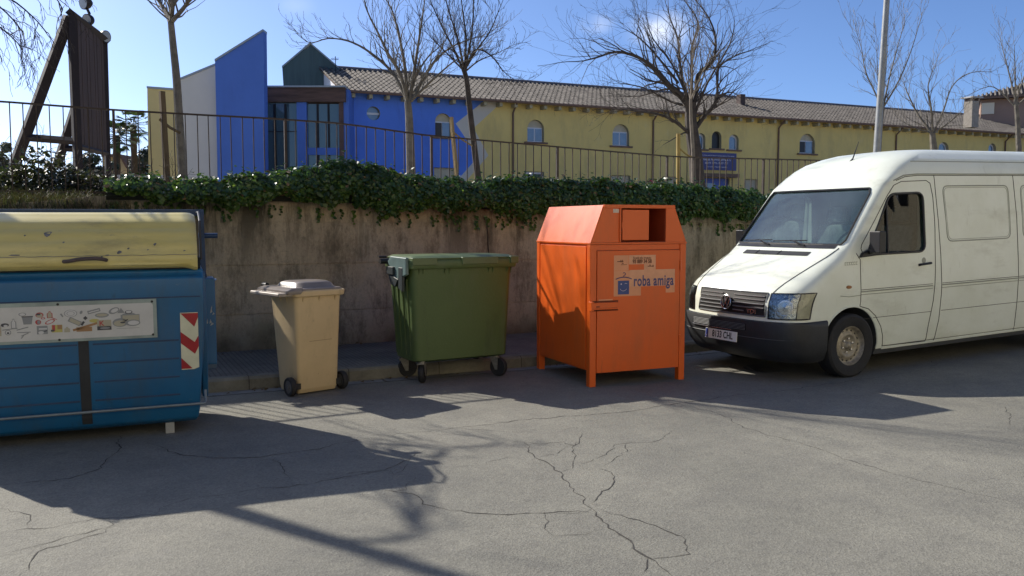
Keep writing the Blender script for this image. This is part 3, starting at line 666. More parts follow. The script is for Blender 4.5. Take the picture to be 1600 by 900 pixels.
mb = MB(); beam(mb, D(95, 231, 16.1), D(122, 233, 16.1), .085); mb.build('crossbeam', WDP, bd)
q = [D(116, 27, 14.0)-b0, D(161, 62, 16.0)-b0, D(167, 238, 16.0)-b0, D(123, 227, 14.0)-b0]
pn = MB(); K = 11
for i in range(K):
    a, b = i/K, (i+1)/K-.004
    off = Vector((.004*(i % 3), 0, 0)); pn.prism([q[0].lerp(q[1], a)+off, q[0].lerp(q[1], b)+off, q[3].lerp(q[2], b)+off, q[3].lerp(q[2], a)+off], Vector((-.05, 0, 0)))
pn.build('plank_panel', WD, bd)
mb = MB(); beam(mb, D(123, 229, 14.0), D(168, 240, 16.1), .07); mb.build('bottom_beam', WDP, bd)
def horn(label, c, Y, r, d, mast=None):
    p = D(*c, Y); o = empty('floodlight', p, 0, label, 'floodlight', 'floodlights on the wooden board')
    d = Vector(d).normalized(); M = frame((0, 0, 0), d.orthogonal(), d.cross(d.orthogonal()))
    mb = MB(); mb.lathe([(r*.3, -r*.9), (r*.75, -r*.5), (r, 0), (r, .05)], 20, M); mb.build('housing', MET, o, smooth=True)
    mb = MB(); mb.lathe([(r*.9, .051), (0, .052)], 20, M); mb.build('glass', mat('lamp_glass', (.3, .32, .33), .2, var=.2, vs=30), o)
    if mast: mb = MB(); mb.tube([Vector((0, 0, -r*.5)), D(*mast, Y)-p], .025, 6); mb.build('bracket', MET, o)
horn('round floodlight highest on the mast above the dark board', (134, 4), 15.0, .12, (-.5, -.8, -.1), (140, 22))
horn('round floodlight low on the mast at the top edge of the dark board', (139, 31), 15.0, .10, (-.3, -.9, -.2), (141, 46))
horn('small round floodlight at the right corner of the dark board', (163, 57), 16.0, .11, (.9, -.35, -.1), (158, 62))

# ------------------------------------------------------------------ distant left: palms, house, low wall
PALM = leafmat('palm_frond', (.03, .055, .025), .45, .2, .4, .5); PTR = mat('palm_trunk_bark', (.045, .035, .028), .95, var=.4, vs=2, bump=.6, bs=6)
def palm(label, c, base, Y, rpx, seed, trunk=True):
    rg = random.Random(seed); C_ = D(*c, Y); Bq = Vector((D(*base, Y).x, C_.y, 1.5)); o = empty('palm_tree', Bq, 0, label, 'tree', 'palm trees behind the railing'); R = rpx/F*Y
    mb = MB(); top = C_-Bq; n = 14
    mb.tube([top*(i/n)+Vector((0, 0, 0)) for i in range(n+1)], [.15+.02*(i % 2) for i in range(n+1)], 10); mb.build('trunk', PTR, o)
    mb = MB()
    for k in range(46):
        a = rg.uniform(0, 6.28); e = rg.uniform(-.9, 1.2); L = R*rg.uniform(.75, 1.05); d = Vector((math.cos(a)*math.cos(e), math.sin(a)*math.cos(e), math.sin(e)))
        st = top+d*.15; pts = []
        for i in range(5): t = i/4; pts.append(st+d*L*.62*t+Vector((0, 0, -.12*L*t*t)))
        mb.tube(pts, [.025, .02, .015, .012, .01], 3)
        f0 = pts[-1]; s1 = d.cross(Vector((0, 0, 1))).normalized(); s2 = s1.cross(d).normalized()
        for i in range(13):   # fan leaf
            b = (i/12-.5)*2.5; dd = (d*math.cos(b)+s1*math.sin(b)).normalized(); w = s2.cross(dd)*0+s1*math.cos(b)*.025-d*math.sin(b)*.025
            tip = f0+dd*L*.45+Vector((0, 0, -.10*L)); mid = f0+dd*L*.25
            mb.add([f0, mid+w, tip, mid-w], [(0, 1, 2, 3)])
    mb.build('crown', PALM, o)
palm('fan palm with a full trunk visible between the railing bars left of the yellow block', (208, 195), (211, 290), 45, 28, 3)
palm('fan palm whose crown peeks out right of the dark wooden board', (182, 212), (181, 290), 38, 26, 5)
def tri(name, label, cat): return empty(name, Vector((0, 0, 0)), 0, label, cat)
def facade(mb, pts, Y, dep=4.0): mb.prism([D(x, y, Y) for x, y in pts], Vector((0, dep, 0)))
YH = 60
hs = empty('yellow_house', D(185, 290, YH), 0, 'small far yellow house with a brown gable roof beside the dark board', 'house')
def loc(ps, o): return [p-o.location for p in ps]
HY = mat('house_render', (.42, .32, .17), .9, var=.15, vs=1); RT = mat('brown_tiles', (.12, .07, .05), .9, var=.4, vs=3)
mb = MB(); mb.prism(loc([D(x, y, YH) for x, y in ((160, 300), (160, 245), (188, 243), (198, 262), (198, 300))], hs), (0, 8, 0)); mb.build('wall', HY, hs)
mb = MB(); mb.prism(loc([D(x, y, YH-.4) for x, y in ((158, 240), (188, 241), (200, 262), (197, 263), (187, 245), (158, 245))], hs), (0, 8.8, 0)); mb.build('roof', RT, hs)
mb = MB(); mb.prism(loc([D(x, y, YH-.05) for x, y in ((168, 262), (168, 280), (174, 280), (174, 262))], hs), (0, -.05, 0)); mb.build('window', BLK, hs)
lw = empty('low_wall', D(200, 290, 26), 0, 'low pale grey garden wall beneath the palm trees', 'wall')
mb = MB(); mb.prism(loc([D(x, y, 26) for x, y in ((100, 303), (100, 272), (262, 274), (262, 303))], lw), (0, .2, 0)); mb.build('wall_face', mat('pale_render', (.42, .41, .40), .9, var=.15, vs=1.5), lw)
def farbush(name, label, c, Y, rx, rz, n, seed, m, trunk=True):
    rg = random.Random(seed); p = D(*c, Y); o = empty(name, Vector((p.x, p.y, 1.6)), 0, label, 'tree', 'evergreens far behind the railing'); rX, rZ = rx/F*Y, rz/F*Y; cz = p.z-1.6
    mb = MB(); mb.tube([Vector((0, 0, 0)), Vector((.05, 0, cz*.6)), Vector((0, 0, cz))], [.14, .11, .06], 8); mb.build('trunk', BARKD, o)
    cl = [(Vector((rg.gauss(0, .45)*rX, rg.gauss(0, .4)*rX, cz+rg.gauss(0, .4)*rZ)), rg.uniform(.25, .5)) for _ in range(14)]
    mb = MB()
    for _ in range(n):
        c_, s = rg.choice(cl); d = Vector((rg.gauss(0, 1), rg.gauss(0, 1), rg.gauss(0, 1))).normalized()*rg.random()**.4
        leaf(mb, c_+Vector((d.x*rX*s, d.y*rX*s, d.z*rZ*s*1.1)), d+Vector((0, 0, .5)), rg.uniform(.10, .2), rg)
    mb.build('crown', m, o)
EVG = leafmat('evergreen_leaf', (.03, .045, .025), .5, .15, .5, .8)
farbush('round_tree', 'dark rounded evergreen between the palm trunk and the yellow block', (232, 250), 50, 22, 26, 2600, 3, EVG)
farbush('round_tree', 'grey green leafy tree far behind the railing at the left edge', (8, 262), 40, 30, 26, 2200, 4, leafmat('grey_green_leaf', (.07, .085, .06), .6, .2, .4, .8))
farbush('round_tree', 'low dark evergreen behind the dark wooden board posts', (140, 270), 34, 32, 20, 1800, 5, EVG)

# ------------------------------------------------------------------ long yellow and blue building
BN = Vector((-math.sin(R_(24)), math.cos(R_(24)), 0)); BX = Vector((BN.y, -BN.x, 0)); BP = D(537, 138, 40); BC = BP.dot(BN)
bo = Vector((BP.x, BP.y, 1.6)); bld = empty('school_building', bo, R_(24), 'long two storey yellow building with blue painted end and clay tile roof', 'building')
def BL(x, y, off=0):   # picture point on facade plane -> local (x, z)
    r = ray(x, y); p = CP+r*((BC+off-CP.dot(BN))/r.dot(BN)); q = p-bo; return q.dot(BX), q.z
YEL = mat('yellow_render', (.66, .51, .18), .9, var=.10, vs=.35, bump=.15, bs=8, grime=[((.38, .30, .14), .6, .9, (1, 1, .3), .5, .72), ((.60, .52, .30), .5, 2.5, (1, 1, .5), .56, .72)]); BLU = mat('blue_render', (.085, .20, .66), .85, var=.10, vs=.4, bump=.12, bs=8, grime=[((.07, .12, .38), .5, 1.1, (1, 1, .3), .5, .72)])
BEI = mat('grey_beige_render', (.52, .49, .42), .9, var=.08, vs=.4); REV = mat('pale_reveal', (.36, .32, .2), .9, var=.1)
EV = BL(537, 138)[1]; LX = BL(1640, 208)[0]
zig = [BL(x, y) for x, y in ((757, 150), (716, 190), (716, 192), (747, 245), (747, 247), (718, 278), (716, 330))]
zg2 = [BL(x, y) for x, y in ((782, 150), (741, 193), (741, 195), (762, 245), (762, 248), (735, 275), (720, 300), (716, 330))]
zig[-1] = (zig[-1][0], -.6); zg2[-1] = (zg2[-1][0], -.6)
zig[0] = (zig[0][0], EV); zg2[0] = (zg2[0][0], EV)
zig = [BL(763, 152), BL(712, 193), BL(747, 245), BL(716, 280)]; zg2 = [BL(790, 152), BL(740, 200), BL(763, 243), BL(722, 290)]
zig[0] = (zig[0][0], EV); zg2[0] = (zg2[0][0], EV)
zig.append((zig[-1][0]-.6, -.6)); zg2.append((zg2[-1][0]-.2, -.6))
TH = .45
blue_p = [(0, -.6)]+zig[::-1]+[(0, EV)]; band_p = zig+zg2[::-1]; yel_p = zg2+[(LX, -.6), (LX, EV)]
wallparts = []
for nm, pp, m in (('blue_wall', blue_p, BLU), ('zigzag_band', band_p, BEI), ('yellow_wall', yel_p, YEL)):
    mb = MB(); mb.prism([(x, 0, z) for x, z in pp], (0, TH, 0)); wallparts.append(mb.build(nm, [m, REV], bld))
def archpts(x0, x1, z0, z1, n=10):   # rectangle topped by round arch reaching z1
    r = (x1-x0)/2; h = min(r, z1-z0); pts = [(x0, z0), (x1, z0)]
    for i in range(n+1):
        a = math.pi*i/n; pts.append(((x0+x1)/2+r*math.cos(a), z1-h+h*math.sin(a)))
    return pts
GLB = mat('window_glass', (.12, .16, .22), .06, 0, spec=1.0, var=.3, vs=.6); WFR = mat('white_frame', (.6, .62, .66), .6); SHU = mat('beige_shutter', (.45, .41, .3), .8, var=.1); SIL = mat('sill_tile', (.16, .10, .07), .85)
wins = [(680, 705, 177, 214), (824, 850, 187, 222), (957, 983, 194, 228), (1088, 1102, 208, 233), (1112, 1127, 205, 232), (1139, 1154, 210, 234), (1249, 1273, 209, 240), (1466+0, 1482, 222, 243), (1544, 1556, 224, 243)]
cut = MB()
for x0, x1, y0, y1 in wins:
    a, b = BL(x0, y1)[0], BL(x1, y1)[0]; z0, z1 = BL((x0+x1)/2, y1)[1], BL((x0+x1)/2, y0)[1]
    cut.prism([(x, -.5, z) for x, z in archpts(a, b, z0, z1)], (0, .5+.28, 0))
low = [(678, 712, 262, 300), (820, 850, 268, 300), (955, 985, 274, 310), (1040, 1066, 276, 310), (1163, 1184, 280, 320), (1098, 1140, 278, 330), (571, 600, 258, 300)]
for x0, x1, y0, y1 in low:
    a, b = BL(x0, y0)[0], BL(x1, y0)[0]; z1 = BL((x0+x1)/2, y0)[1]; z0 = z1-1.35 if x0 != 1098 else -.3
    cut.prism([(a, -.5, z0), (b, -.5, z0), (b, -.5, z1), (a, -.5, z1)], (0, .5+.25, 0))
# round window niche
ra = BL(573, 177)[0]; rb = BL(594, 177)[0]; rz = BL(583, 177)[1]; rr = (rb-ra)/2
cut.prism([((ra+rb)/2+rr*math.cos(i*math.pi/10), -.5, rz+rr*math.sin(i*math.pi/10)) for i in range(20)], (0, .75, 0))
for wp in wallparts:
    c = cut.build('cutter', REV, bld); bpy.context.view_layer.update(); boolcut(wp, c)
for i, (x0, x1, y0, y1) in enumerate(wins):
    a, b = BL(x0, y1)[0], BL(x1, y1)[0]; z0, z1 = BL((x0+x1)/2, y1)[1], BL((x0+x1)/2, y0)[1]; r = (b-a)/2; w = b-a
    narrow = i in (3, 4, 5, 7, 8)
    mb = MB(); y = .20
    if narrow:
        mb.prism([(x, y, z) for x, z in archpts(a+.002, b-.002, z0, z1)], (0, .06, 0)); f = mb.build('window', (BLK if i in (4,) else WFR), bld)
        if i != 4: mb = MB(); mb.prism([(x, y-.012, z) for x, z in archpts(a+w*.12, b-w*.12, z0+.08, z1-.12)], (0, .01, 0)); mb.build('pane', GLB, f)
    else:
        zt = z0+(z1-z0)*.66
        mb.prism([(x, y, z) for x, z in archpts(a+.002, b-.002, z0, z1)], (0, .06, 0)); f = mb.build('window', SHU, bld)
        mb = MB(); mb.box(a+.03, b-.03, y-.04, y-.002, z0+.0, zt); mb.build('frame', WFR, f)
        mb = MB()
        for p, q_ in ((.07, .47), (.53, .93)): mb.box(a+w*p, a+w*q_, y-.052, y-.041, z0+.07, zt-.06)
        mb.build('pane', (BLK if i in (0, 6) else GLB), f)
        if i in (0, 6): mb = MB(); mb.box(a+w*.5, a+w*.95, y-.066, y-.054, z0+.05, zt-.05); mb.build('open_pane', GLB, f)
    mb = MB(); mb.box(a-.18, b+.18, -.09, .19, z0-.09, z0-.003); mb.build('sill', SIL, bld)
for x0, x1, y0, y1 in low:
    a, b = BL(x0, y0)[0], BL(x1, y0)[0]; z1 = BL((x0+x1)/2, y0)[1]; z0 = z1-1.35 if x0 != 1098 else -.3; w = b-a
    mb = MB()
    if x0 == 1098:
        mb.box(a+.02, b-.02, .15, .19, z0, z1-.02); f = mb.build('entrance_door', mat('door_blue', (.04, .07, .35), .4), bld)
        mb = MB(); mb.box(a+.02, a+w*.5, .10, .145, z0, z1-.3); mb.build('pane', GLB, f)
        mb = MB(); mb.box(a-.3, b+.3, -.5, -.004, z1+.02, z1+.22); mb.build('canopy', SIL, bld)
    elif x0 == 820:
        mb.box(a+.02, b-.02, .15, .19, z0, z1-.02); f = mb.build('window', WFR, bld)
        mb = MB(); mb.box(a+w*.55, b-w*.08, .13, .147, z0+.1, z1-.12); mb.build('pane', BLK, f)
    else:
        mb.box(a+.02, b-.02, .15, .19, z0, z1-.02); mb.build('shutter', SHU, bld)
mb = MB(); mb.prism([((ra+rb)/2+rr*.98*math.cos(i*math.pi/10), .19, rz+rr*.98*math.sin(i*math.pi/10)) for i in range(20)], (0, .04, 0)); f = mb.build('round_window', GLB, bld)
mb = MB(); mb.box(ra, rb, .165, .185, rz-.05, rz+.05); mb.build('glazing_bar', WFR, f)
# back body so the roof sits on something
mb = MB(); mb.box(.02, LX, TH+.002, 8.5, -.6, EV-.02); mb.build('rear_volume', YEL, bld)
# tile roof: real corrugation, rows overlapping
RG = BL(529, 107, 4.6)[1]; XO = BL(529, 137)[0]
OV = -.55; zE = BL(537, 141, OV)[1]
TILE = mat('clay_tiles', (.13, .115, .098), .9, var=.55, vs=2.3, base2=None, bump=.3, bs=20)
def tiles(mb, x0, x1, y0, z0, y1, z1, pitch=.27, rows=11, amp=.055, seg=4, rg=random.Random(3)):
    ncol = int((x1-x0)/pitch)*seg; L = math.hypot(y1-y0, z1-z0); ny, nz = -(z1-z0)/L, (y1-y0)/L
    ph = [0, .75, 1, .75, 0, -.6, -.7, -.6][::(8//seg) if seg in (4, 8) else 1]
    for r in range(rows):
        ta, tb_ = r/rows, (r+1.12)/rows; A_, B_ = [], []
        for c in range(ncol+1):
            x = x0+c*pitch/seg; hh = amp*math.sin(2*math.pi*c/seg)
            for arr, t, dz in ((A_, ta, .03), (B_, min(tb_, 1.0), 0)):
                arr.append((x, y0+(y1-y0)*t+ny*(hh+dz), z0+(z1-z0)*t+nz*(hh+dz)))
        mb.grid([A_, B_])
mb = MB(); tiles(mb, XO, LX+.5, OV, zE, 4.6, RG, seg=6); rfm = mb.build('roof', TILE, bld, smooth=True, ang=60)
mb = MB(); mb.add([(XO, OV+.02, zE-.06), (LX+.5, OV+.02, zE-.06), (LX+.5, 4.6, RG-.06), (XO, 4.6, RG-.06), (LX+.5, 9.7, zE-.06), (XO, 9.7, zE-.06)], [(0, 1, 2, 3), (3, 2, 4, 5)]); mb.build('roof_underside', SIL, bld)
mb = MB(); k = 0; x = XO
while x < LX: mb.tube([(x, 4.6, RG+.02), (x+.42, 4.6, RG+.04)], [.12, .10], 8); x += .4
mb.build('ridge_tiles', mat('ridge_clay', (.13, .12, .13), .8, var=.4, vs=2), bld)
mb = MB(); mb.prism([(0, .1, EV-.01), (0, 4.5, RG-.1), (0, 8.9, EV-.01)], (.3, 0, 0)); mb.build('gable_end', mat('white_gable', (.6, .6, .62), .8), bld)
x = XO+.5
while x < LX: mb = MB(); mb.box(x, x+.16, OV+.06, -.003, zE-.28, zE-.10); mb.build('rafter_end', REV, bld); x += .82
mb = MB(); mb.tube([(XO, OV-.05, zE-.03), (LX+.4, OV-.05, zE-.03)], .07, 8); mb.build('gutter', SIL, bld)
for px in (801, 1020, 1216, 1400, 1571):
    x = BL(px, 200)[0]; mb = MB(); mb.tube([(x, OV, zE-.06), (x, -.06, zE-.5), (x, -.06, -.5)], .05, 8); mb.build('downpipe', SIL, bld)
x = BL(1201, 165)[0]; mb = MB(); mb.box(x-.18, x+.18, 2.3, 2.7, RG-1.5, RG-.15); mb.build('roof_vent', mat('vent_pipe', (.07, .045, .04), .8), bld)
# notice board on the facade
a, b = BL(1090, 238)[0], BL(1149, 240)[0]; z1, z0 = BL(1120, 239)[1], BL(1120, 266)[1]
sg = MB(); sg.box(a, b, -.10, -.02, z0, z1); sg = sg.build('facade_sign', mat('sign_blue', (.045, .05, .17), .5, var=.1), bld); tag(sg, 'dark blue sign with lines of white lettering over the entrance')
WH = mat('white_letters', (.55, .55, .6), .6); ls = MB(); rg = random.Random(2); w = b-a; h = z1-z0
for row, (f, s, x0, x1) in enumerate(((.83, .05, .06, .94), (.60, .11, .13, .85), (.40, .11, .17, .78), (.18, .06, .22, .74))):
    x = a+w*x0
    while x < a+w*x1:
        nlet = rg.randint(4, 8)
        for _ in range(nlet):
            lw_ = h*s*.62; zc = z0+h*f; hh = h*s*.5; kx = rg.random()
            ls.box(x, x+lw_*.28, -.112, -.101, zc-hh, zc+hh)
            if kx < .5: ls.box(x+lw_*.3, x+lw_, -.112, -.101, zc+hh*.55, zc+hh)
            if kx > .3: ls.box(x+lw_*.3, x+lw_, -.112, -.101, zc-hh*.22, zc+hh*.22)
            if kx > .6: ls.box(x+lw_*.3, x+lw_, -.112, -.101, zc-hh, zc-hh*.55)
            x += lw_*1.35
            if x > a+w*x1: break
        x += h*s*.6
ls.build('lettering', WH, sg)
# chimney and hip-roofed house on the right
he = D(1521, 153, 62); hh = empty('hip_roof_house', he, R_(-27), 'brownish house with a tiled hip roof rising at the right picture edge', 'house')
mb = MB(); mb.box(.5, 12, .5, 9, -6, -.1); mb.build('wall', mat('brown_render', (.30, .20, .15), .9, var=.1, vs=.5), hh)
mb = MB(); mb.add([(0, 0, 0), (13, 0, 0), (13, 9.5, 0), (0, 9.5, 0), (4.7, 4.7, 1.75), (8.3, 4.7, 1.75)], [(0, 3, 2, 1), (0, 1, 5, 4), (1, 2, 5), (2, 3, 4, 5), (3, 0, 4)]); mb.build('roof', mat('hip_roof_underlay', (.09, .07, .06), .9), hh)
mb = MB(); x = .05
while x < 13: t = min(1, x/4.7 if x < 4.7 else (13-x)/4.7); mb.tube([(x, -.02, .05), (x, -.02+4.7*t, .05+1.75*t)], .085, 6); x += .27
mb.build('tile_rows', TILE, hh)
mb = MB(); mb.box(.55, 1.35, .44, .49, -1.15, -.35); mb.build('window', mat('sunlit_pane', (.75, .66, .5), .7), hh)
mb = MB(); mb.box(-.1, 13.1, -.08, -.03, -.12, .04); mb.build('gutter', SIL, hh)
cpos = D(1517, 192, 55.0); ch = empty('chimney', cpos, R_(24), 'square rendered chimney with a flat cap near the right end of the long roof', 'chimney'); wq = 19/F*55/2
mb = MB(); mb.box(-wq*.8, wq*.8, -.3, .3, -.3, 1.35); mb.build('stack', mat('chimney_render', (.28, .25, .21), .9, var=.2), ch)
mb = MB(); mb.box(-wq*1.2, wq*1.2, -.45, .45, 1.53, 1.62); mb.build('cap', mat('cap_slab', (.4, .4, .4), .8), ch)
mb = MB(); [mb.box(s*wq*.6-.07, s*wq*.6+.07, -.3, .3, 1.352, 1.528) for s in (-1, 1)]; mb.build('cap_support', SIL, ch)

# ------------------------------------------------------------------ modern wing
BLM = mat('blue_wing_render', (.075, .165, .50), .85, var=.08, vs=.5, bump=.1, bs=10, grime=[((.06, .11, .34), .4, .9, (1, 1, .25), .5, .74)]); PALE = mat('pale_wing_render', (.60, .57, .50), .9, var=.06, vs=.5); YW = mat('yellow_wing_render', (.60, .48, .21), .9, var=.08, vs=.5)
COP = mat('metal_coping', (.30, .34, .36), .5, .3)
def block(name, label, pts, Y, dep, m, cop=None):
    b = D(*pts[0], Y); b.z = 1.5; o = empty(name, b, 0, label, 'building'); P = [D(x, y, Y)-b for x, y in pts]
    P = [Vector((p.x, 0, max(p.z, -.3))) for p in P]
    mb = MB(); mb.prism(P, (0, dep, 0)); mb.build('wall', m, o)
    if cop:
        for i, j in cop:
            a, c = P[i], P[j]; up = Vector((0, 0, 1)); mb = MB(); mb.hexa([a+Vector((0, -.06, .002)), a+Vector((0, dep+.06, .002)), a+Vector((0, dep+.06, .09)), a+Vector((0, -.06, .09))], [c+Vector((0, -.06, .002)), c+Vector((0, dep+.06, .002)), c+Vector((0, dep+.06, .09)), c+Vector((0, -.06, .09))]); mb.build('coping', COP, o)
    return o
block('yellow_block', 'flat topped yellow building block at the left end of the modern wing', [(233, 320), (230, 138), (283, 142), (284, 320)], 38.5, 6, YW, [(1, 2)])
block('pale_block', 'pale grey building block with sloping top between yellow and blue blocks', [(286, 320), (282, 125), (338, 102), (340, 320)], 37.8, 2, PALE, [(1, 2)])
block('blue_block', 'tall blue building block with steeply sloping top', [(341, 320), (336, 96), (411.5, 49), (415, 320)], 37, .5, BLM, [(1, 2)])
# glazed link
gl = empty('glazed_link', Vector((D(415, 290, 39).x, 39, 1.5)), 0, 'glazed entrance link with dark wooden fascia between the blue block and the tiled building', 'building')
def GLc(x, y, Y=39): return D(x, y, Y)-gl.location
def gbox(mb, x0, x1, y0, y1, ya, yb, zmin=None):
    a, b = GLc(x0, y1), GLc(x1, y0); mb.box(a.x, b.x, ya, yb, a.z if zmin is None else zmin, b.z)
mb = MB(); gbox(mb, 413, 541, 138, 160, -.25, 6); mb.build('fascia', mat('weathered_timber', (.085, .05, .038), .8, var=.5, vs=1.2, stretch=(.6, 1, 5), bump=.3, bs=12), gl)
mb = MB(); gbox(mb, 412, 541, 135.5, 138, -.35, 6.2); mb.build('roof_edge', COP, gl)
TGL = mat('dark_reflective_glass', (.06, .10, .105), .04, 0, spec=1.0)
mb = MB(); gbox(mb, 415, 466, 160.2, 300, .05, .12, -.2); mb.build('glass_wall', TGL, gl)
mb = MB(); gbox(mb, 480, 531, 162.2, 300, .05, .12, -.2); mb.build('glass_wall', TGL, gl)
mb = MB(); gbox(mb, 467, 479.5, 160.2, 300, -.12, .3, -.2); mb.build('pillar', BLM, gl)
mb = MB(); gbox(mb, 532, 537, 160.2, 300, -.1, .4, -.2); mb.build('column', mat('wood_column', (.10, .06, .05), .8, var=.3, vs=3), gl)
mb = MB(); gbox(mb, 537.2, 545, 140, 300, -.05, 2, -.2); mb.build('pillar', BLM, gl)
mb = MB(); gbox(mb, 480, 531, 231, 242, -.02, .045); mb.build('spandrel', BLM, gl)
mb = MB()
for x in (430, 447, 497, 514): gbox(mb, x-.4, x+.4, 162.5, 300, .005, .045, -.2)
gbox(mb, 415, 466, 205, 206, .0, .045)
mb.build('mullions', MET, gl)
mb = MB(); gbox(mb, 413, 545, 161, 300, 3.5, 6, -.2); mb.build('rear_wall', mat('dim_interior', (.08, .08, .08), .9), gl)
# green gabled tower
gtow = block('green_gable_tower', 'dark green gabled roof tower standing behind the timber fascia', [(447, 200), (441, 106), (485, 69), (528, 106), (524, 200)], 44, 6, mat('green_cladding', (.05, .085, .085), .6, var=.25, vs=1, stretch=(4, 1, .3)), [(1, 2), (2, 3)])
# TV aerial on the ridge
an = empty('tv_aerial', D(524, 112, 43), 0, 'small rooftop television aerial beside the green gable', 'aerial'); mb = MB(); p = an.location
mb.tube([Vector((0, 0, -.5)), D(524, 88, 43)-p], .02, 5); mb.tube([D(517, 92, 43)-p, D(529, 93, 43)-p], .012, 4)
for q_ in range(5): c_ = D(518+q_*2.4, 92.2, 43)-p; mb.tube([c_-Vector((0, .3, .12)), c_+Vector((0, .3, .12))], .01, 4)
mb.build('mast', MET, an)

# ------------------------------------------------------------------ apartment house across the street, behind the viewer
ap = empty('apartment_building', SF(0, -8.0, 0), R_(26), 'pale apartment house with balconies across the street, seen in window reflections', 'building')
APM = mat('pale_apartment_render', (.66, .59, .42), .9, var=.08, vs=.5)
mb = MB(); mb.box(-16, 46, -8, -.01, 0, 9.0); mb.build('wall', APM, ap)
mb = MB(); mb.box(-16.3, 46.3, -8.3, .45, 9.002, 9.2); mb.build('roof', RT, ap)
for i in range(15):
    for j in range(2):
        x = -14+i*4; z = .9+j*3.1
        mb = MB(); mb.box(x, x+1.3, -.008, .03, z, z+1.9 if j else z+1.4); f = mb.build('window', BLK, ap)
        mb = MB(); mb.box(x+.6, x+.7, .032, .06, z, z+1.4); mb.build('frame', WFR, f)
        if j and i % 2:
            mb = MB(); mb.box(x-.6, x+1.9, 0, .9, z-.25, z-.1); [mb.box(x-.6+k*.12, x-.58+k*.12, .86, .88, z-.1, z+.9) for k in range(21)]; mb.box(x-.6, x+1.9, .85, .89, z+.9, z+.94); mb.build('balcony', MET, ap)
#PART2
# ================================================================== blue recycling container
BL1 = mat('blue_paint', (.006, .082, .20), .42, vs=2.2, bump=.06, bs=9, base2=(.010, .105, .235), grime=[((.05, .07, .09), .55, 3.5, (1, 1, .2), .5, .75), ((.10, .16, .22), .5, 26, (.35, 1, 1), .62, .72), ((.02, .03, .04), .5, 9, (1, 1, .3), .6, .75)]); BLD = mat('dark_blue_steel', (.012, .038, .10), .5, .2, var=.3, vs=6)
LIDM = mat('yellow_plastic_lid', (.50, .42, .13), .38, base2=(.56, .49, .22), vs=1.6, stretch=(.35, 1, 2.5), thr=(.35, .65), bump=.12, bs=5, grime=[((.17, .15, .09), .55, 3, (.5, 1, 2), .52, .72), ((.22, .21, .17), .6, 22, (.4, 1, 1), .62, .70)])
SMU = mat('scuff_marks', (.13, .13, .14), .8, var=.5, vs=18)
cR = G(321, 664, .07); cyaw = R_(22.5); cx_ = Vector((math.cos(cyaw), math.sin(cyaw), 0)); cn = Vector((-cx_.y, cx_.x, 0))
LC = 1.86; cpos = cR-cx_*(LC/2-.02); cpos.z = 0
con = empty('recycling_container', cpos, 0, 'large blue recycling container with a worn yellow lid and picture panel', 'recycling bin', rot=(0, R_(-.2), cyaw))
def extx(mb, prof, x0, x1, sh=None):   # prof (y,z) extruded along x, optional taper at ends sh(z)
    n = len(prof); f = sh or (lambda z: 0)
    return mb.hexa([(x0+f(z), y, z) for y, z in prof], [(x1-f(z), y, z) for y, z in prof])
prof = [(.16, .075), (.10, .11), (.07, .18), (.03, .45), (0, .80), (-.012, 1.02), (-.02, 1.06), (-.02, 1.20), (.02, 1.225), (.03, 1.26), (.98, 1.30), (1.02, 1.0), (.98, .30), (.90, .075)]
def csh(z): return max(0, (.85-z)*.075)+(.02 if z < .1 else 0)
mb = MB(); extx(mb, prof, -LC/2, LC/2, csh); body = mb.build('body', BL1, con, bevel=.018, seg=3)
# pressed grooves on the front
def cy(z): return lerp([(.11, .10), (.18, .07), (.45, .03), (.80, 0), (1.02, -.012), (1.06, -.02), (1.3, -.02)], z)
mb = MB()
for z in (.31, .45, .59, .73): mb.box(-LC/2+.11, .06, cy(z)-.0035, cy(z)+.01, z-.006, z+.006); mb.box(.16, LC/2-.19, cy(z)-.0035, cy(z)+.01, z-.006, z+.006)
mb.box(-.5, LC/2-.10, cy(1.02)-.004, cy(1.02)+.01, 1.115, 1.123)
mb.box(-LC/2+.05, LC/2-.03, -.0235, 0, 1.052, 1.060); mb.build('pressed_groove', BLD, con)
mb = MB(); mb.grid([[(x, cy(z)-.005+abs(x-.1)*.02, z) for x in (.066, .10, .134)] for z in (.13, .18, .3, .45, .6, .70, .795)])
mb.build('centre_strap', mat('dark_strap', (.02, .022, .025), .7, var=.3, vs=10), con)
# dark opening between body and lid
mb = MB(); mb.box(-LC/2+.03, LC/2-.02, .04, .6, 1.262, 1.345); mb.build('opening_gap', mat('dark_gap', (.008, .012, .02), .8), con)
# lid: curved shell bulging forward
lp_ = [(.0, 1.285), (-.035, 1.30), (-.045, 1.34), (-.03, 1.40), (0, 1.47), (.04, 1.535), (.10, 1.60), (.17, 1.645), (.26, 1.675), (.40, 1.685), (.60, 1.68)]
mb = MB(); lz = random.Random(4); P = []
xs = [-LC/2+.035+i*(LC-.075)/60 for i in range(61)]
sp = []
for i in range(len(lp_)-1):
    for k in range(3): t = k/3; sp.append((lp_[i][0]+(lp_[i+1][0]-lp_[i][0])*t, lp_[i][1]+(lp_[i+1][1]-lp_[i][1])*t))
sp.append(lp_[-1])
for j, (y, z) in enumerate(sp):
    row = []
    for i, x in enumerate(xs):
        rib = .005*math.sin(z*75) if z > 1.36 else 0; dent = .010*math.sin(x*5.3+z*9)*math.sin(x*2.1+1) if j > 3 else .004*math.sin(x*7)
        e = min(1, (xs[-1]-x)/.05); e2 = min(1, (x-xs[0])/.05)
        k = (1-e)**2*.03+(1-e2)**2*.03
        sag = -.03*max(0, 1-(xs[-1]-x)/.10)**1.3 if j < 4 else 0
        row.append((x, y+k+dent-rib, z+sag+rib*.5-(k*.6 if z > 1.5 else 0)))
    P.append(row)
mb.grid(P)
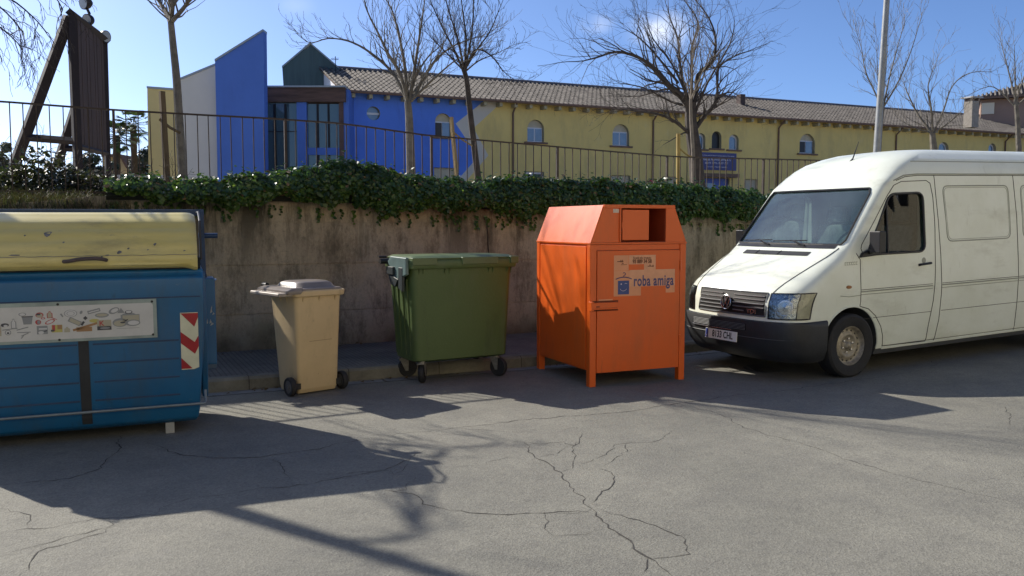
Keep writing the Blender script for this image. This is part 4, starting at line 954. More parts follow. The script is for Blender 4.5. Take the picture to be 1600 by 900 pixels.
inn = [[(x, y+.02, z-.012) for x, y, z in r] for r in P]; mb.grid(inn); mb.grid([P[0], inn[0]]); mb.grid([P[-1], inn[-1]])
for e in (0, -1):   # closed ends
    pr = [r[e] for r in P]; mb.add(pr+[(pr[-1][0], .60, 1.30), (pr[-1][0], .02, 1.29)], [tuple(range(len(pr)+2))])
lid = mb.build('lid', LIDM, con, smooth=True, ang=60)
mb = MB()
hp = smoothpts([Vector((0, -.044, 1.335)), Vector((.035, -.075, 1.338)), Vector((.11, -.088, 1.352)), Vector((.20, -.09, 1.355)), Vector((.245, -.08, 1.35)), Vector((.275, -.046, 1.34))])
mb.tube(hp, .0135, 8); mb.build('lid_handle', mat('worn_handle', (.07, .05, .045), .6, var=.4, vs=20), lid, smooth=True)
def lidpt(x, z, off=.004):
    for (a, b), (c, d) in zip(lp_, lp_[1:]):
        if b <= z <= d or (d <= z <= b): y = a+(c-a)*(z-b)/(d-b if d != b else 1); break
    else: y = 0
    dent = .010*math.sin(x*5.3+z*9)*math.sin(x*2.1+1); rib = .005*math.sin(z*75) if z > 1.36 else 0
    return y+dent-rib-off
mb = MB(); sr = random.Random(12)
for x, z, w, h in ((-.70, 1.50, .028, .020), (-.49, 1.46, .02, .012), (-.10, 1.53, .03, .022), (-.62, 1.49, .012, .008), (.36, 1.395, .018, .015), (.42, 1.42, .01, .007), (.60, 1.45, .012, .012), (-.42, 1.36, .03, .006), (-.30, 1.385, .05, .006), (-.48, 1.335, .02, .010), (.28, 1.375, .02, .005), (.80, 1.40, .008, .006), (-.24, 1.52, .008, .006), (.0, 1.47, .008, .006), (.24, 1.36, .012, .01), (.55, 1.41, .006, .006)):
    pts = []
    for k in range(9):
        a = k/9*6.283; r = sr.uniform(.6, 1.1); pts.append((x+w*r*math.cos(a)+h*.5*math.sin(a), z+h*r*math.sin(a)))
    mb.add([(px_, lidpt(px_, pz_), pz_) for px_, pz_ in pts], [tuple(range(9))])
mb.build('paint_scuffs', SMU, lid)
mb = MB()
for i in range(46):
    x0 = -.86+i*.038; mb.add([(x0, lidpt(x0, 1.372, .003), 1.370+.002*math.sin(i*1.7)), (x0+.038, lidpt(x0+.038, 1.372, .003), 1.370+.002*math.sin((i+1)*1.7)), (x0+.038, lidpt(x0+.038, 1.374, .003), 1.3735+.002*math.sin((i+1)*1.7)), (x0, lidpt(x0, 1.374, .003), 1.3735+.002*math.sin(i*1.7))], [(0, 1, 2, 3)])
mb.build('lid_crease', SMU, lid)
# steel frame: rear top rail, uprights, end plates, arms
mb = MB(); mb.box(-LC/2-.03, LC/2+.045, .62, .68, 1.665, 1.715); mb.build('top_rail', BLD, con, bevel=.005)
for s, nm in ((1, 'upright'), (-1, 'upright')):
    xx = s*(LC/2+.022); mb = MB(); mb.hexa([(xx-.02, .55, 1.0), (xx+.025, .55, 1.0), (xx+.025, .62, 1.0), (xx-.02, .62, 1.0)], [(xx-.02, .615, 1.70), (xx+.02, .615, 1.70), (xx+.02, .665, 1.70), (xx-.02, .665, 1.70)]); mb.build(nm, BLD, con, bevel=.004)
    mb = MB(); mb.prism([(s*(LC/2-.02), .30, 1.22), (s*(LC/2-.02), .98, 1.22), (s*(LC/2-.02), .98, .42), (s*(LC/2-.02), .75, .22), (s*(LC/2-.02), .35, .22), (s*(LC/2-.02), .22, .6)], (s*.045, 0, 0)); mb.prism([(s*(LC/2+.02), .46, 1.16), (s*(LC/2+.02), .74, 1.16), (s*(LC/2+.02), .74, .44), (s*(LC/2+.02), .60, .40), (s*(LC/2+.02), .46, .46)], (s*.085, 0, 0)); mb.build('end_plate', BL1, con, bevel=.008)
    mb = MB(); mb.tube([(s*(LC/2+.0), .70, 1.50), (s*(LC/2+.15), .70, 1.50)], .022, 10); mb.box(*sorted((s*(LC/2+.02), s*(LC/2+.035))), .60, .78, 1.43, 1.56); mb.build('lifting_pin', BLD, con, smooth=True)
    mb = MB(); mb.tube([(s*(LC/2), .70, 1.13), (s*(LC/2+.13), .70, 1.13)], .012, 8); mb.build('lift_rod', CHR, con, smooth=True)
    mb = MB(); mb.box(*sorted((s*(LC/2+.0), s*(LC/2+.05))), .56, .70, 1.05, 1.19); mb.build('hinge_block', BLD, con, bevel=.006)
    mb = MB(); mb.tube([(s*(LC/2-.012), .02, 1.33), (s*(LC/2-.012), .10, 1.62), (s*(LC/2-.012), .30, 1.69), (s*(LC/2-.012), .62, 1.69)], .008, 6); mb.build('lid_seal', BLK, con)
mb = MB(); rg = random.Random(5)
for k in range(7):
    x = LC/2+rg.uniform(.03, .08); z = rg.uniform(.75, .92); mb.prism([(x, .4585, z), (x+rg.uniform(.01, .02), .4585, z+.01), (x+.01, .4585, z+rg.uniform(.02, .05))], (0, .001, 0))
mb.build('paint_chips', mat('chip_grey', (.3, .31, .3), .8), con)
mb = MB(); rod = [(-LC/2-.01, .12, .24), (-LC/2-.01, .005, .235), (LC/2-.015, .005, .235), (LC/2-.01, .02, .25), (LC/2-.01, .05, .33)]
mb.tube(rod, .0105, 8); mb.build('pedal_bar', mat('dull_grey_bar', (.16, .19, .21), .5, .4, var=.3), con, smooth=True)
for x in (-LC/2+.12, LC/2-.27, ):
    for y in (.16, .82):
        mb = MB(); mb.box(x-.032, x+.032, y-.03, y+.03, -.004, .08); mb.build('foot', mat('foot_plastic', (.30, .30, .28), .8, var=.2), con, bevel=.004)
# reflector plate with red chevrons (slightly bowed, follows the front)
REFW = mat('reflector_white', (.56, .56, .42), .5, var=.12, vs=8); REFR = mat('reflector_red', (.30, .008, .015), .45, var=.15, vs=8)
px0, px1, pz0, pz1 = LC/2-.175, LC/2-.050, .50, .935
def RP(u, v, off): z = pz1+(pz0-pz1)*v; return (px0+(px1-px0)*u, cy(z)-off, z)
def quadstrip(mb, poly, off):   # poly (u,v)
    mb.add([RP(u, v, off) for u, v in poly], [tuple(range(len(poly)))])
mb = MB(); pl = [(0, 0), (.7, 0), (1, .0), (1, .90), (.7, 1), (0, 1)]
for i in range(6):
    v0, v1 = i/6, (i+1)/6; mb.grid([[RP(0, v0, .006), RP(.7, v0, .006), RP(1, v0*.97, .006)], [RP(0, v1, .006), RP(.7, v1, .006), RP(1, v1*.97, .006)]])
rfl = mb.build('reflector_plate', REFW, con)
mb = MB()
for poly in ([(0.02, .01), (1, .01), (1, .09), (.78, .25)], [(0, .33), (.78, .52), (1, .41), (1, .60), (.78, .73), (0, .53)], [(0, .79), (.62, .985), (0, .985)]): quadstrip(mb, poly, .0085)
mb.build('red_chevron', REFR, rfl)
# picture panel
PW, PZ0, PZ1 = .665, .775, 1.035; PXc = -.07
def cyp(z): return cy(z)-.006
ang = math.atan2(cy(PZ0)-cy(PZ1), PZ1-PZ0)
Mp = frame((PXc, cy(.9)-.012, .905), (1, 0, 0), (0, -math.sin(ang)*1.0, math.cos(ang)))
pnl = MB(); pnl.box(-PW, PW, -.145, .145, -.006, .004, Mp); pnl = pnl.build('picture_panel', mat('panel_green_grey', (.25, .30, .28), .6, var=.3, vs=4), con)
mb = MB(); sh = []
for sx_, sy_ in ((1, 1), (-1, 1), (-1, -1), (1, -1)):
    for k in range(5):
        a = {(1, 1): 0, (-1, 1): 90, (-1, -1): 180, (1, -1): 270}[(sx_, sy_)]+k*22.5; sh.append((sx_*(PW-.045)+.02*math.cos(R_(a)), sy_*.10+.02*math.sin(R_(a))-.004))
mb.prism([Mp @ Vector((x, y, .0045)) for x, y in sh], Mp.to_3x3() @ Vector((0, 0, .001))); mb.build('white_sheet', mat('panel_white', (.48, .48, .47), .6, var=.1, vs=5), pnl)
rg = random.Random(77)
cols = dict(k=(.06, .06, .07), r=(.38, .06, .06), y=(.42, .38, .12), b=(.06, .08, .22), n=(.30, .17, .08), g=(.22, .23, .24), w=(.5, .5, .5), t=(.35, .33, .25))
pm = {k: mat('ink_'+k, c, .7) for k, c in cols.items()}; bins_ = {k: MB() for k in cols}
def pt(px, py): return ((px-735)/735*.62*(1.0), (390-py)/195*.105*1.0)   # panel photo crop units
def shape(kind, px, py, w, h, c, lay=1, rot=0):
    x, y = pt(px, py); w = w/735*.62/2; h = h/195*.105/2; z = .0058+.0006*lay
    if kind == 'box': P_ = [(-w, -h), (w, -h), (w, h), (-w, h)]
    elif kind == 'tri': P_ = [(-w, -h), (w, -h), (0, h)]
    elif kind == 'bottle': P_ = [(-w, -h), (w, -h), (w, h*.35), (w*.35, h*.65), (w*.35, h), (-w*.35, h), (-w*.35, h*.65), (-w, h*.35)]
    elif kind == 'bucket': P_ = [(-w*.75, -h), (w*.75, -h), (w, h), (-w, h)]
    else: P_ = [(w*math.cos(i*math.pi/8), h*math.sin(i*math.pi/8)) for i in range(16)]
    ca, sa = math.cos(rot), math.sin(rot)
    bins_[c].prism([Mp @ Vector((x+a*ca-b*sa, y+a*sa+b*ca, z)) for a, b in P_], Mp.to_3x3() @ Vector((0, 0, .0004)))
for it in [('box', 95, 278, 50, 55, 'g'), ('box', 95, 278, 36, 40, 'w', 2), ('bucket', 85, 380, 130, 140, 'b'), ('box', 120, 390, 40, 130, 'g', 2), ('ell', 160, 330, 50, 40, 'g'), ('ell', 160, 330, 36, 26, 'w', 2),
           ('bottle', 50, 490, 55, 110, 'g', 3), ('bottle', 50, 490, 40, 90, 't', 4), ('bottle', 128, 480, 55, 130, 'y', 3), ('bottle', 128, 465, 36, 40, 'n', 4), ('tri', 205, 380, 60, 80, 'g', 2), ('box', 220, 460, 90, 110, 'y', 3), ('box', 235, 415, 50, 30, 'k', 4), ('box', 195, 462, 30, 14, 'k', 4), ('ell', 210, 520, 70, 30, 'g', 4),
           ('ell', 285, 330, 95, 120, 'y'), ('box', 285, 268, 28, 16, 'k', 2), ('ell', 305, 420, 60, 60, 't', 2), ('box', 305, 485, 65, 110, 't', 3), ('ell', 305, 480, 50, 60, 'r', 4), ('ell', 305, 485, 24, 30, 'y', 5),
           ('ell', 365, 400, 60, 50, 'k', 2), ('ell', 370, 410, 30, 30, 'w', 3), ('bottle', 428, 385, 38, 130, 'g', 2), ('bottle', 428, 385, 26, 110, 'w', 3), ('box', 400, 455, 110, 12, 'g', 3, .1), ('ell', 385, 500, 46, 70, 'g', 3), ('ell', 385, 500, 34, 54, 'w', 4), ('ell', 385, 505, 18, 26, 'k', 5),
           ('ell', 495, 268, 56, 46, 'g'), ('ell', 495, 268, 42, 34, 'w', 2), ('bucket', 530, 350, 80, 105, 'g'), ('box', 530, 300, 84, 12, 'k', 2), ('box', 490, 455, 90, 12, 'g', 2, .25), ('box', 500, 505, 100, 10, 'g', 2), ('box', 505, 535, 60, 10, 'g', 2, .4), ('box', 490, 560, 40, 10, 'g', 2, .9),
           ('ell', 620, 285, 60, 70, 'r'), ('ell', 620, 290, 46, 56, 't', 2), ('box', 612, 275, 30, 22, 'k', 3), ('bottle', 695, 285, 42, 90, 'r'), ('bottle', 695, 285, 30, 76, 't', 2), ('ell', 645, 330, 34, 28, 'r'), ('ell', 645, 330, 20, 16, 'w', 2), ('box', 720, 335, 60, 8, 'r', 1, -.4), ('ell', 608, 380, 44, 66, 'r'), ('ell', 612, 380, 24, 54, 'g', 2), ('ell', 695, 380, 80, 54, 'r', 1, .4), ('ell', 695, 380, 60, 36, 'w', 2, .4),
           ('box', 635, 485, 80, 110, 'g'), ('box', 640, 470, 60, 20, 'w', 2), ('ell', 625, 520, 40, 40, 'w', 2), ('ell', 660, 500, 30, 14, 'k', 3, .3), ('box', 745, 475, 80, 100, 'y'), ('box', 720, 465, 22, 80, 'r', 2), ('box', 765, 455, 34, 60, 'n', 2), ('box', 712, 500, 26, 26, 'k', 3), ('bottle', 820, 495, 44, 70, 't'),
           ('ell', 852, 280, 100, 100, 'g'), ('ell', 852, 280, 90, 90, 'w', 2), ('ell', 852, 280, 60, 60, 'g', 3), ('ell', 852, 280, 52, 52, 'w', 4), ('box', 785, 300, 12, 50, 'g', 1, .5), ('ell', 932, 270, 20, 50, 'g', 1, -.5), ('box', 1030, 260, 100, 46, 'g', 1, .25), ('box', 1030, 262, 84, 12, 'w', 2, .25), ('ell', 1090, 320, 110, 66, 'g'), ('ell', 1090, 316, 86, 40, 't', 2),
           ('box', 880, 390, 100, 66, 'g', 1, -.5), ('box', 882, 392, 84, 46, 't', 2, -.5), ('box', 962, 350, 26, 40, 'k', 1, .7), ('ell', 1030, 390, 80, 50, 'y', 1), ('box', 960, 465, 200, 30, 'n', 2, .28), ('box', 950, 500, 120, 60, 'n', 2), ('box', 940, 420, 18, 60, 'k', 3, -.6), ('box', 1105, 430, 110, 90, 't', 3), ('box', 1105, 495, 110, 55, 'k', 3), ('ell', 1110, 495, 80, 30, 'g', 4),
           ('ell', 1185, 265, 90, 80, 'g', 1, .4), ('ell', 1190, 262, 60, 50, 'w', 2, .4), ('tri', 1240, 265, 60, 70, 'g', 3), ('ell', 1300, 330, 110, 60, 'g'), ('ell', 1300, 290, 60, 50, 'k', 2), ('ell', 1300, 288, 46, 36, 'w', 3), ('box', 1310, 380, 150, 110, 'g', 2), ('box', 1315, 380, 130, 90, 't', 3), ('ell', 1230, 430, 120, 120, 'g', 3), ('ell', 1225, 440, 90, 80, 't', 4), ('ell', 1330, 440, 120, 90, 'g', 4), ('ell', 1335, 440, 90, 60, 'w', 5), ('ell', 1250, 430, 40, 24, 'k', 6), ('ell', 1280, 400, 30, 16, 'k', 6, .5), ('box', 1290, 512, 180, 5, 'g', 2)]:
    shape(*it)
ink = MB()
for j, (k, m) in enumerate(bins_.items()):
    ink.mi(j).add(m.v, m.f)
ink.build('printed_pictures', [pm[k] for k in bins_], pnl)
kx, ky = pt(1085, 432); text('letter_k', 'K', .05, pm['r'], pnl, Mp @ Matrix.Translation((kx, ky, .0095)), 1, .0003, .001)
for x, y in ((-.6, .125), (0.02, .128), (.635, .125), (.635, -.122), (0.02, -.128), (-.63, -.12)):
    mb = MB(); mb.lathe([(.009, .004), (.009, .008), (0, .009)], 8, Mp @ Matrix.Translation((x, y, 0))); mb.build('rivet', BLK, pnl)

# ================================================================== beige wheelie bin
BGE = mat('beige_plastic', (.56, .425, .24), .5, var=.08, vs=2.5, bump=.08, bs=60, grime=[((.20, .15, .09), .45, 4, (1, 1, .25), .52, .75), ((.30, .24, .16), .4, 28, (1, 1, .6), .60, .70)]); LIDB = mat('grey_brown_lid', (.21, .18, .155), .34, var=.2, vs=6)
wl_, wr_ = G(455, 622), G(537, 607); wd = (wr_-wl_).normalized(); byaw = math.atan2(wd.y, wd.x); byaw = R_(43)
wd = Vector((math.cos(byaw), math.sin(byaw), 0)); bpos = G(466, 618.5)+wd*.215
wb_ = empty('wheelie_bin', bpos, byaw, 'small beige two wheeled bin with a grey brown lid', 'bin')
mb = MB(); rr_ = .035
def rrect(x0, x1, y0, y1, z, r, n=4):
    out_ = []
    for cx0, cy0, a0 in ((x1-r, y1-r, 0), (x0+r, y1-r, 90), (x0+r, y0+r, 180), (x1-r, y0+r, 270)):
        for k in range(n+1): a = R_(a0+90*k/n); out_.append((cx0+r*math.cos(a), cy0+r*math.sin(a), z))
    return out_
def loft(mb, loops, cap=True):
    n = len(loops[0]); vs = [p for l in loops for p in l]; fs = []
    for i in range(len(loops)-1):
        for k in range(n): fs.append((i*n+k, i*n+(k+1) % n, (i+1)*n+(k+1) % n, (i+1)*n+k))
    if cap: fs += [tuple(range(n))[::-1], tuple((len(loops)-1)*n+k for k in range(n))]
    return mb.add(vs, fs)
loft(mb, [rrect(-.205, .205, .02, .36, .015, .03), rrect(-.21, .21, .0, .37, .05, .03), rrect(-.212, .212, -.004, .375, .06, .03), rrect(-.245, .245, -.03, .455, .90, .04), rrect(-.25, .25, -.035, .46, .93, .04)])
mb.build('body', BGE, wb_, smooth=True, ang=40)
mb = MB(); loft(mb, [rrect(-.268, .268, -.055, .50, .925, .05), rrect(-.278, .278, -.065, .51, .935, .05), rrect(-.282, .282, -.068, .515, .975, .05), rrect(-.27, .27, -.06, .505, .985, .05)]); 
for x in (-.17, 0, .17): mb.prism([(x, -.052, .925), (x, -.030, .925), (x, -.030, .875)], (.012, 0, 0))
for y in (.12, .24): mb.prism([(-.262, y, .925), (-.24, y, .925), (-.24, y, .84)], (0, .01, 0))
mb.prism([(.262, .02, .925), (.24, .02, .925), (.24, .02, .80), (.25, .02, .80)], (0, .02, 0))
mb.build('rim', BGE, wb_, smooth=True, ang=40)
mb = MB()   # lid with raised centre and wider front lip over the left end
loft(mb, [rrect(-.26, .255, -.05, .49, .987, .05), rrect(-.255, .25, -.045, .485, 1.0, .05), rrect(-.20, .21, .0, .44, 1.008, .05), rrect(-.185, .195, .02, .42, 1.045, .07), rrect(-.15, .17, .06, .38, 1.062, .08)])
lb = mb.build('lid', LIDB, wb_, smooth=True, ang=50)
mb = MB(); loft(mb, [rrect(-.345, -.20, -.075, .52, .955, .025), rrect(-.355, -.19, -.08, .525, .965, .025), rrect(-.35, -.18, -.078, .523, .99, .025), rrect(-.30, -.17, -.06, .50, 1.012, .03)]); mb.build('lid_lip', LIDB, lb, smooth=True, ang=50)
mb = MB(); mb.box(-.43, -.28, -.06, .50, .937, .972); mb.build('handle_rail', mat('pale_lid_edge', (.34, .29, .235), .5, var=.1), wb_, bevel=.012)
mb = MB(); mb.tube([(-.25, .50, 1.015), (-.25, .58, 1.015)], .022, 10); mb.build('hinge_knob', BLK, wb_, smooth=True)
for s in (-1, 1):
    w_ = empty('wheel', Vector((s*.275, .035, .088))); w_.parent = wb_; M = frame((0, 0, 0), (0, 1, 0), (0, 0, 1))
    mb = MB(); mb.lathe([(.06, -.024), (.082, -.026), (.088, -.016), (.088, .016), (.082, .026), (.06, .024)], 28, M, cap=False); mb.build('tyre', RUB, w_, smooth=True)
    mb = MB(); mb.lathe([(.062, -.020), (.050, -.012), (.02, -.010), (0, -.010)], 24, M); mb.lathe([(.062, .020), (.050, .012), (.02, .010), (0, .010)], 24, M); mb.lathe([(.02, -.03), (.02, .03)], 12, M)
    for k in range(6): a = k*math.pi/3; mb.tube([(0, 0, 0), (0, .06*math.cos(a), .06*math.sin(a))], .009, 4)
    mb.build('rim', mat('wheel_grey', (.09, .09, .09), .6), w_)
mb = MB(); mb.tube([(-.27, .035, .088), (.27, .035, .088)], .012, 8); mb.box(-.235, -.19, -.012, .04, .06, .115); mb.box(.19, .235, -.012, .04, .06, .115); mb.build('axle', BLK, wb_)
mb = MB(); 
for (x0, x1, z0) in ((-.10, .14, .50), (-.01, .0, .18)):
    y = -.004-(z0-.06)*.031-.0015
    mb.add([(x0, y, z0), (x1, y, z0+.004), (x1, y, z0+.008), (x0, y, z0+.004)], [(0, 1, 2, 3)])
mb.build('scratch', mat('scratch_line', (.25, .18, .10), .8), wb_)

# ================================================================== green four wheel bin
GRN = mat('green_plastic', (.062, .10, .026), .48, base2=(.075, .115, .034), vs=1.5, bump=.08, bs=50, grime=[((.10, .115, .075), .5, 3.5, (1, 1, .3), .52, .72), ((.03, .04, .02), .5, 6, (1, 1, .2), .58, .75), ((.13, .15, .10), .4, 30, (.5, 1, 1), .63, .70)]); GRD2 = mat('green_lid', (.085, .12, .045), .42, var=.12, vs=3); GRT = mat('teal_grey_cap', (.10, .15, .14), .45, var=.2, vs=5)
gyaw = R_(30); gx = Vector((math.cos(gyaw), math.sin(gyaw), 0)); gy = Vector((-gx.y, gx.x, 0)); g0 = D(641, 405, 8.32); g0.z = 0
LG = 1.19; gpos = g0+gx*(LG/2)
gb = empty('four_wheel_bin', gpos, gyaw, 'big dark green four wheeled refuse bin with a flat lid', 'bin')
mb = MB(); loft(mb, [rrect(-.50, .50, .08, .54, .215, .06), rrect(-.53, .53, .05, .57, .235, .07), rrect(-.57, .57, .02, .65, 1.10, .07), rrect(-.575, .575, .015, .655, 1.17, .07)]); body = mb.build('body', GRN, gb, smooth=True, ang=40)
mb = MB(); loft(mb, [rrect(-.595, .60, -.012, .675, 1.155, .04), rrect(-.60, .605, -.02, .68, 1.165, .04), rrect(-.60, .61, -.02, .68, 1.235, .04), rrect(-.595, .60, -.012, .675, 1.245, .04)]); mb.build('rim', GRN, gb, smooth=True, ang=40)
for x in (-.50, -.455, -.22, -.17, .28, .33, .50, .54): mb = MB(); mb.prism([(x, -.005, 1.157), (x, .02, 1.157), (x, .024, 1.09)], (.010, 0, 0)); mb.build('rim_gusset', GRD2, gb)
mb = MB(); loft(mb, [rrect(-.58, .58, .0, .66, 1.246, .04), rrect(-.585, .585, -.005, .665, 1.262, .04), rrect(-.55, .55, .04, .61, 1.285, .05)]); lidg = mb.build('lid', GRD2, gb, smooth=True, ang=40)
for x0, x1 in ((-.585, -.32), (-.04, .37), (.52, .615)):
    mb = MB(); mb.box(x0, x1, -.034, .05, 1.195, 1.268); mb.build('grip_block', GRD2, gb, bevel=.006)
# pivot and lid arm on the left end
mb = MB(); mb.prism([(-.60, .02, 1.27), (-.60, .42, 1.275), (-.60, .50, 1.22), (-.60, .44, 1.12), (-.60, .36, 1.05), (-.60, .22, 1.05), (-.60, .02, 1.10)], (-.035, 0, 0)); mb.build('end_cap', GRT, gb, bevel=.012)
mb = MB(); mb.prism([(-.64, .10, 1.17), (-.64, .20, 1.17), (-.64, .21, .96), (-.64, .11, .93)], (.03, 0, 0)); mb.box(-.66, -.61, .30, .47, 1.09, 1.17); mb.prism([(-.645, .47, 1.10), (-.645, .40, .99), (-.645, .28, .97), (-.645, .2, 1.05)], (.03, 0, 0)); mb.build('pivot_arm', mat('dark_arm', (.015, .022, .024), .5, var=.2), gb, bevel=.006)
mb = MB(); mb.tube([(-.60, .54, 1.22), (-.70, .54, 1.22)], .028, 12); mb.tube([(-.59, .64, 1.26), (-.67, .64, 1.26)], .012, 8); mb.build('lifting_pin', BLK, gb, smooth=True)
mb = MB(); mb.tube([(.60, .45, 1.15), (.68, .45, 1.15)], .028, 12); mb.build('lifting_pin', BLK, gb, smooth=True)
mb = MB()
for y in (.14, .26, .38, .50): mb.hexa([(-.535, y, .27), (-.535, y+.03, .27), (-.52, y+.03, .27), (-.52, y, .27)], [(-.583, y, 1.05), (-.583, y+.03, 1.05), (-.56, y+.03, 1.05), (-.56, y, 1.05)])
mb.build('side_ribs', GRN, gb, bevel=.004)
BRK = mat('castor_bracket', (.22, .21, .18), .5, .5, var=.4, vs=25)
for (x, y, a) in ((-.44, .10, 55), (.42, .12, -62), (-.46, .52, -10), (.42, .52, 20)):
    c_ = empty('castor', Vector((x, y, .0)), R_(a)); c_.parent = gb
    M = frame((.04, 0, .10), (0, 0, 1), (1, 0, 0)); mb = MB(); mb.lathe([(.05, -.022), (.09, -.028), (.10, -.015), (.10, .015), (.09, .028), (.05, .022), (.015, .030), (.015, -.030)], 26, M); mb.build('wheel', RUB, c_, smooth=True, ang=40)
    mb = MB()
    for s in (-1, 1): mb.prism([(.045, s*.033, .07), (.015, s*.033, .07), (-.045, s*.033, .195), (.05, s*.033, .195)], (0, s*.005, 0))
    mb.box(-.05, .055, -.040, .040, .1955, .203); mb.lathe([(.04, .203), (.04, .23)], 16); mb.build('bracket', BRK, c_)

# ================================================================== orange clothing bank
def orange():
    m = mat('orange_paint', (.68, .105, .008), .36, var=.06, vs=1.4, bump=.05, bs=5, grime=[((.38, .10, .03), .45, 3, (1, 1, .25), .5, .75), ((.16, .05, .02), .55, 12, (1, 1, .12), .63, .78), ((.70, .30, .16), .35, 30, (.6, 1, 1), .64, .70)]); return m
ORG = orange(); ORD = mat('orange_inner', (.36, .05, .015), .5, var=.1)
oyaw = R_(23.5); oX = Vector((math.cos(oyaw), math.sin(oyaw), 0)); oY = Vector((-oX.y, oX.x, 0))
WO, DO = 1.11, 1.22; op = G(921, 605.5)
ob = empty('clothing_bank', op, oyaw, 'bright orange metal clothing donation bank with a chute and blue hanger logo', 'donation bin')
ZB, ZE, ZT = .155, 1.40, 1.785; IN = .145
mb = MB(); t = .07
for x, y in ((0, 0), (WO-t, 0), (0, DO-t), (WO-t, DO-t)):
    q = MB(); q.box(x, x+t, y, y+t, 0, ZE-.002); q.build('leg', ORG, ob, bevel=.004)
mb = MB(); mb.box(.012, t-.002, t+.001, DO-t-.001, ZB, ZE-.003); mb.box(.0, .0115, .09, DO-.09, ZB+.02, ZE-.02); mb.build('side_panel', ORG, ob, bevel=.002)
mb = MB(); mb.box(WO-t+.002, WO-.012, t+.001, DO-t-.001, ZB, ZE-.003); mb.build('side_panel', ORG, ob, bevel=.002)
mb = MB(); mb.box(t+.001, WO-t-.001, DO-.05, DO-.012, ZB, ZE-.003); mb.build('rear_panel', ORG, ob)
mb = MB(); mb.box(t+.001, WO-t-.001, .05, DO-.06, ZB, ZB+.03); mb.build('floor_panel', ORG, ob)
mb = MB(); mb.box(t+.001, WO-t-.001, .012, .05, ZE-.055, ZE-.003); mb.build('front_rail', ORG, ob)
door = MB(); door.box(t+.006, WO-t-.006, -.004, .018, ZB-.02, ZE-.062); door = door.build('front_door', ORG, ob, bevel=.004)
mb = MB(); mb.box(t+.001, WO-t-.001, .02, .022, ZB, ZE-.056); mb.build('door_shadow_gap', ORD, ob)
for z in (.42, 1.18):
    mb = MB(); mb.tube([(WO-t, -.008, z-.05), (WO-t, -.008, z+.05)], .011, 8); mb.build('hinge', ORG, door)
# lock box with strap
mb = MB(); mb.box(.018, .30, -.040, -.005, .765, .835); mb.build('lock_box', ORG, door, bevel=.006)
mb = MB(); mb.box(.024, .312, -.0062, -.0050, .748, .850); mb.build('lock_shadow_plate', mat('lock_edge_shade', (.13, .025, .008), .8), door)  # dark plate paints a shadow outline around the lock box
mb = MB(); mb.box(-.008, .022, -.045, .02, .755, .845); mb.build('lock_strap', ORG, door, bevel=.004)
mb = MB(); mb.box(.04, .285, -.0415, -.0405, .78, .782); mb.box(.045, .085, -.0415, -.0405, .79, .80); mb.build('lock_slot', mat('rust_dark', (.08, .02, .01), .8), door)
# sloped hood with a recessed chute
def slab(mb, a, b, c, d, th): 
    a, b, c, d = map(Vector, (a, b, c, d)); n_ = (b-a).cross(d-a).normalized(); mb.hexa([a, b, c, d], [p-n_*th for p in (a, b, c, d)])
mb = MB(); mb.hexa([(-.004, -.006, ZE), (WO+.004, -.006, ZE), (WO+.004, DO+.004, ZE), (-.004, DO+.004, ZE)], [(-.004, -.006, ZE+.018), (WO+.004, -.006, ZE+.018), (WO+.004, DO+.004, ZE+.018), (-.004, DO+.004, ZE+.018)]); mb.build('eave_ledge', ORG, ob, bevel=.003)
zt0 = ZE+.0185; fl = [(0, 0, zt0), (WO, 0, zt0), (WO, DO, zt0), (0, DO, zt0)]; fh = [(IN, 0.01, ZT), (WO-IN, .01, ZT), (WO-IN, DO-.01, ZT), (IN, DO-.01, ZT)]
mb = MB(); slab(mb, fl[3], fl[0], fh[0], fh[3], .008); mb.build('hood_side', ORG, ob)
mb = MB(); slab(mb, fl[1], fl[2], fh[2], fh[1], .008); mb.build('hood_side', ORG, ob)
mb = MB(); slab(mb, fh[0], fh[1], fh[2], fh[3], .008); mb.build('hood_top', ORG, ob)
mb = MB(); slab(mb, fl[2], fl[3], fh[3], fh[2], .008); mb.build('hood_back', ORG, ob)
cx0, cx1 = .335, WO-.245   # chute opening
mb = MB(); mb.prism([(.012, .002, zt0+.001), (cx0, .002, zt0+.001), (cx0, .002, ZT-.012), (IN+.003, .002, ZT-.012)], (0, .006, 0)); mb.build('hood_front', ORG, ob)
mb = MB(); mb.prism([(cx1, .002, zt0+.001), (WO-.012, .002, zt0+.001), (WO-IN-.003, .002, ZT-.012), (cx1, .002, ZT-.012)], (0, .006, 0)); mb.build('hood_front', ORG, ob)
mb = MB(); mb.box(cx0-.014, cx0+.001, -.012, .008, zt0+.001, ZT-.02); mb.box(IN, WO-IN, -.010, .009, ZT-.030, ZT+.004); mb.build('chute_frame', ORG, ob, bevel=.002)
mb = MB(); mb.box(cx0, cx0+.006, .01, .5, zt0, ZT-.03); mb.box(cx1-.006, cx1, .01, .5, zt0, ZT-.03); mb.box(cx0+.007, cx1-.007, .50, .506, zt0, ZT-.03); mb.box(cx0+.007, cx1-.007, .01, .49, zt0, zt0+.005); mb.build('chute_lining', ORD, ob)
mb = MB(); mb.box(cx0+.02, cx0+.325, -.004, .012, zt0+.022, ZT-.045); hp_ = mb.build('chute_flap', ORG, ob, bevel=.003)
mb = MB(); mb.tube([(cx0+.014, -.006, zt0+.14), (cx0+.014, -.006, zt0+.20)], .006, 6); mb.build('flap_hinge', ORG, hp_)
mb = MB(); mb.box(cx0-.085, cx0-.02, -.001, .0012, ZT-.075, ZT-.038); mb.build('small_label', mat('label_cream', (.62, .50, .40), .6, var=.2, vs=50), ob)
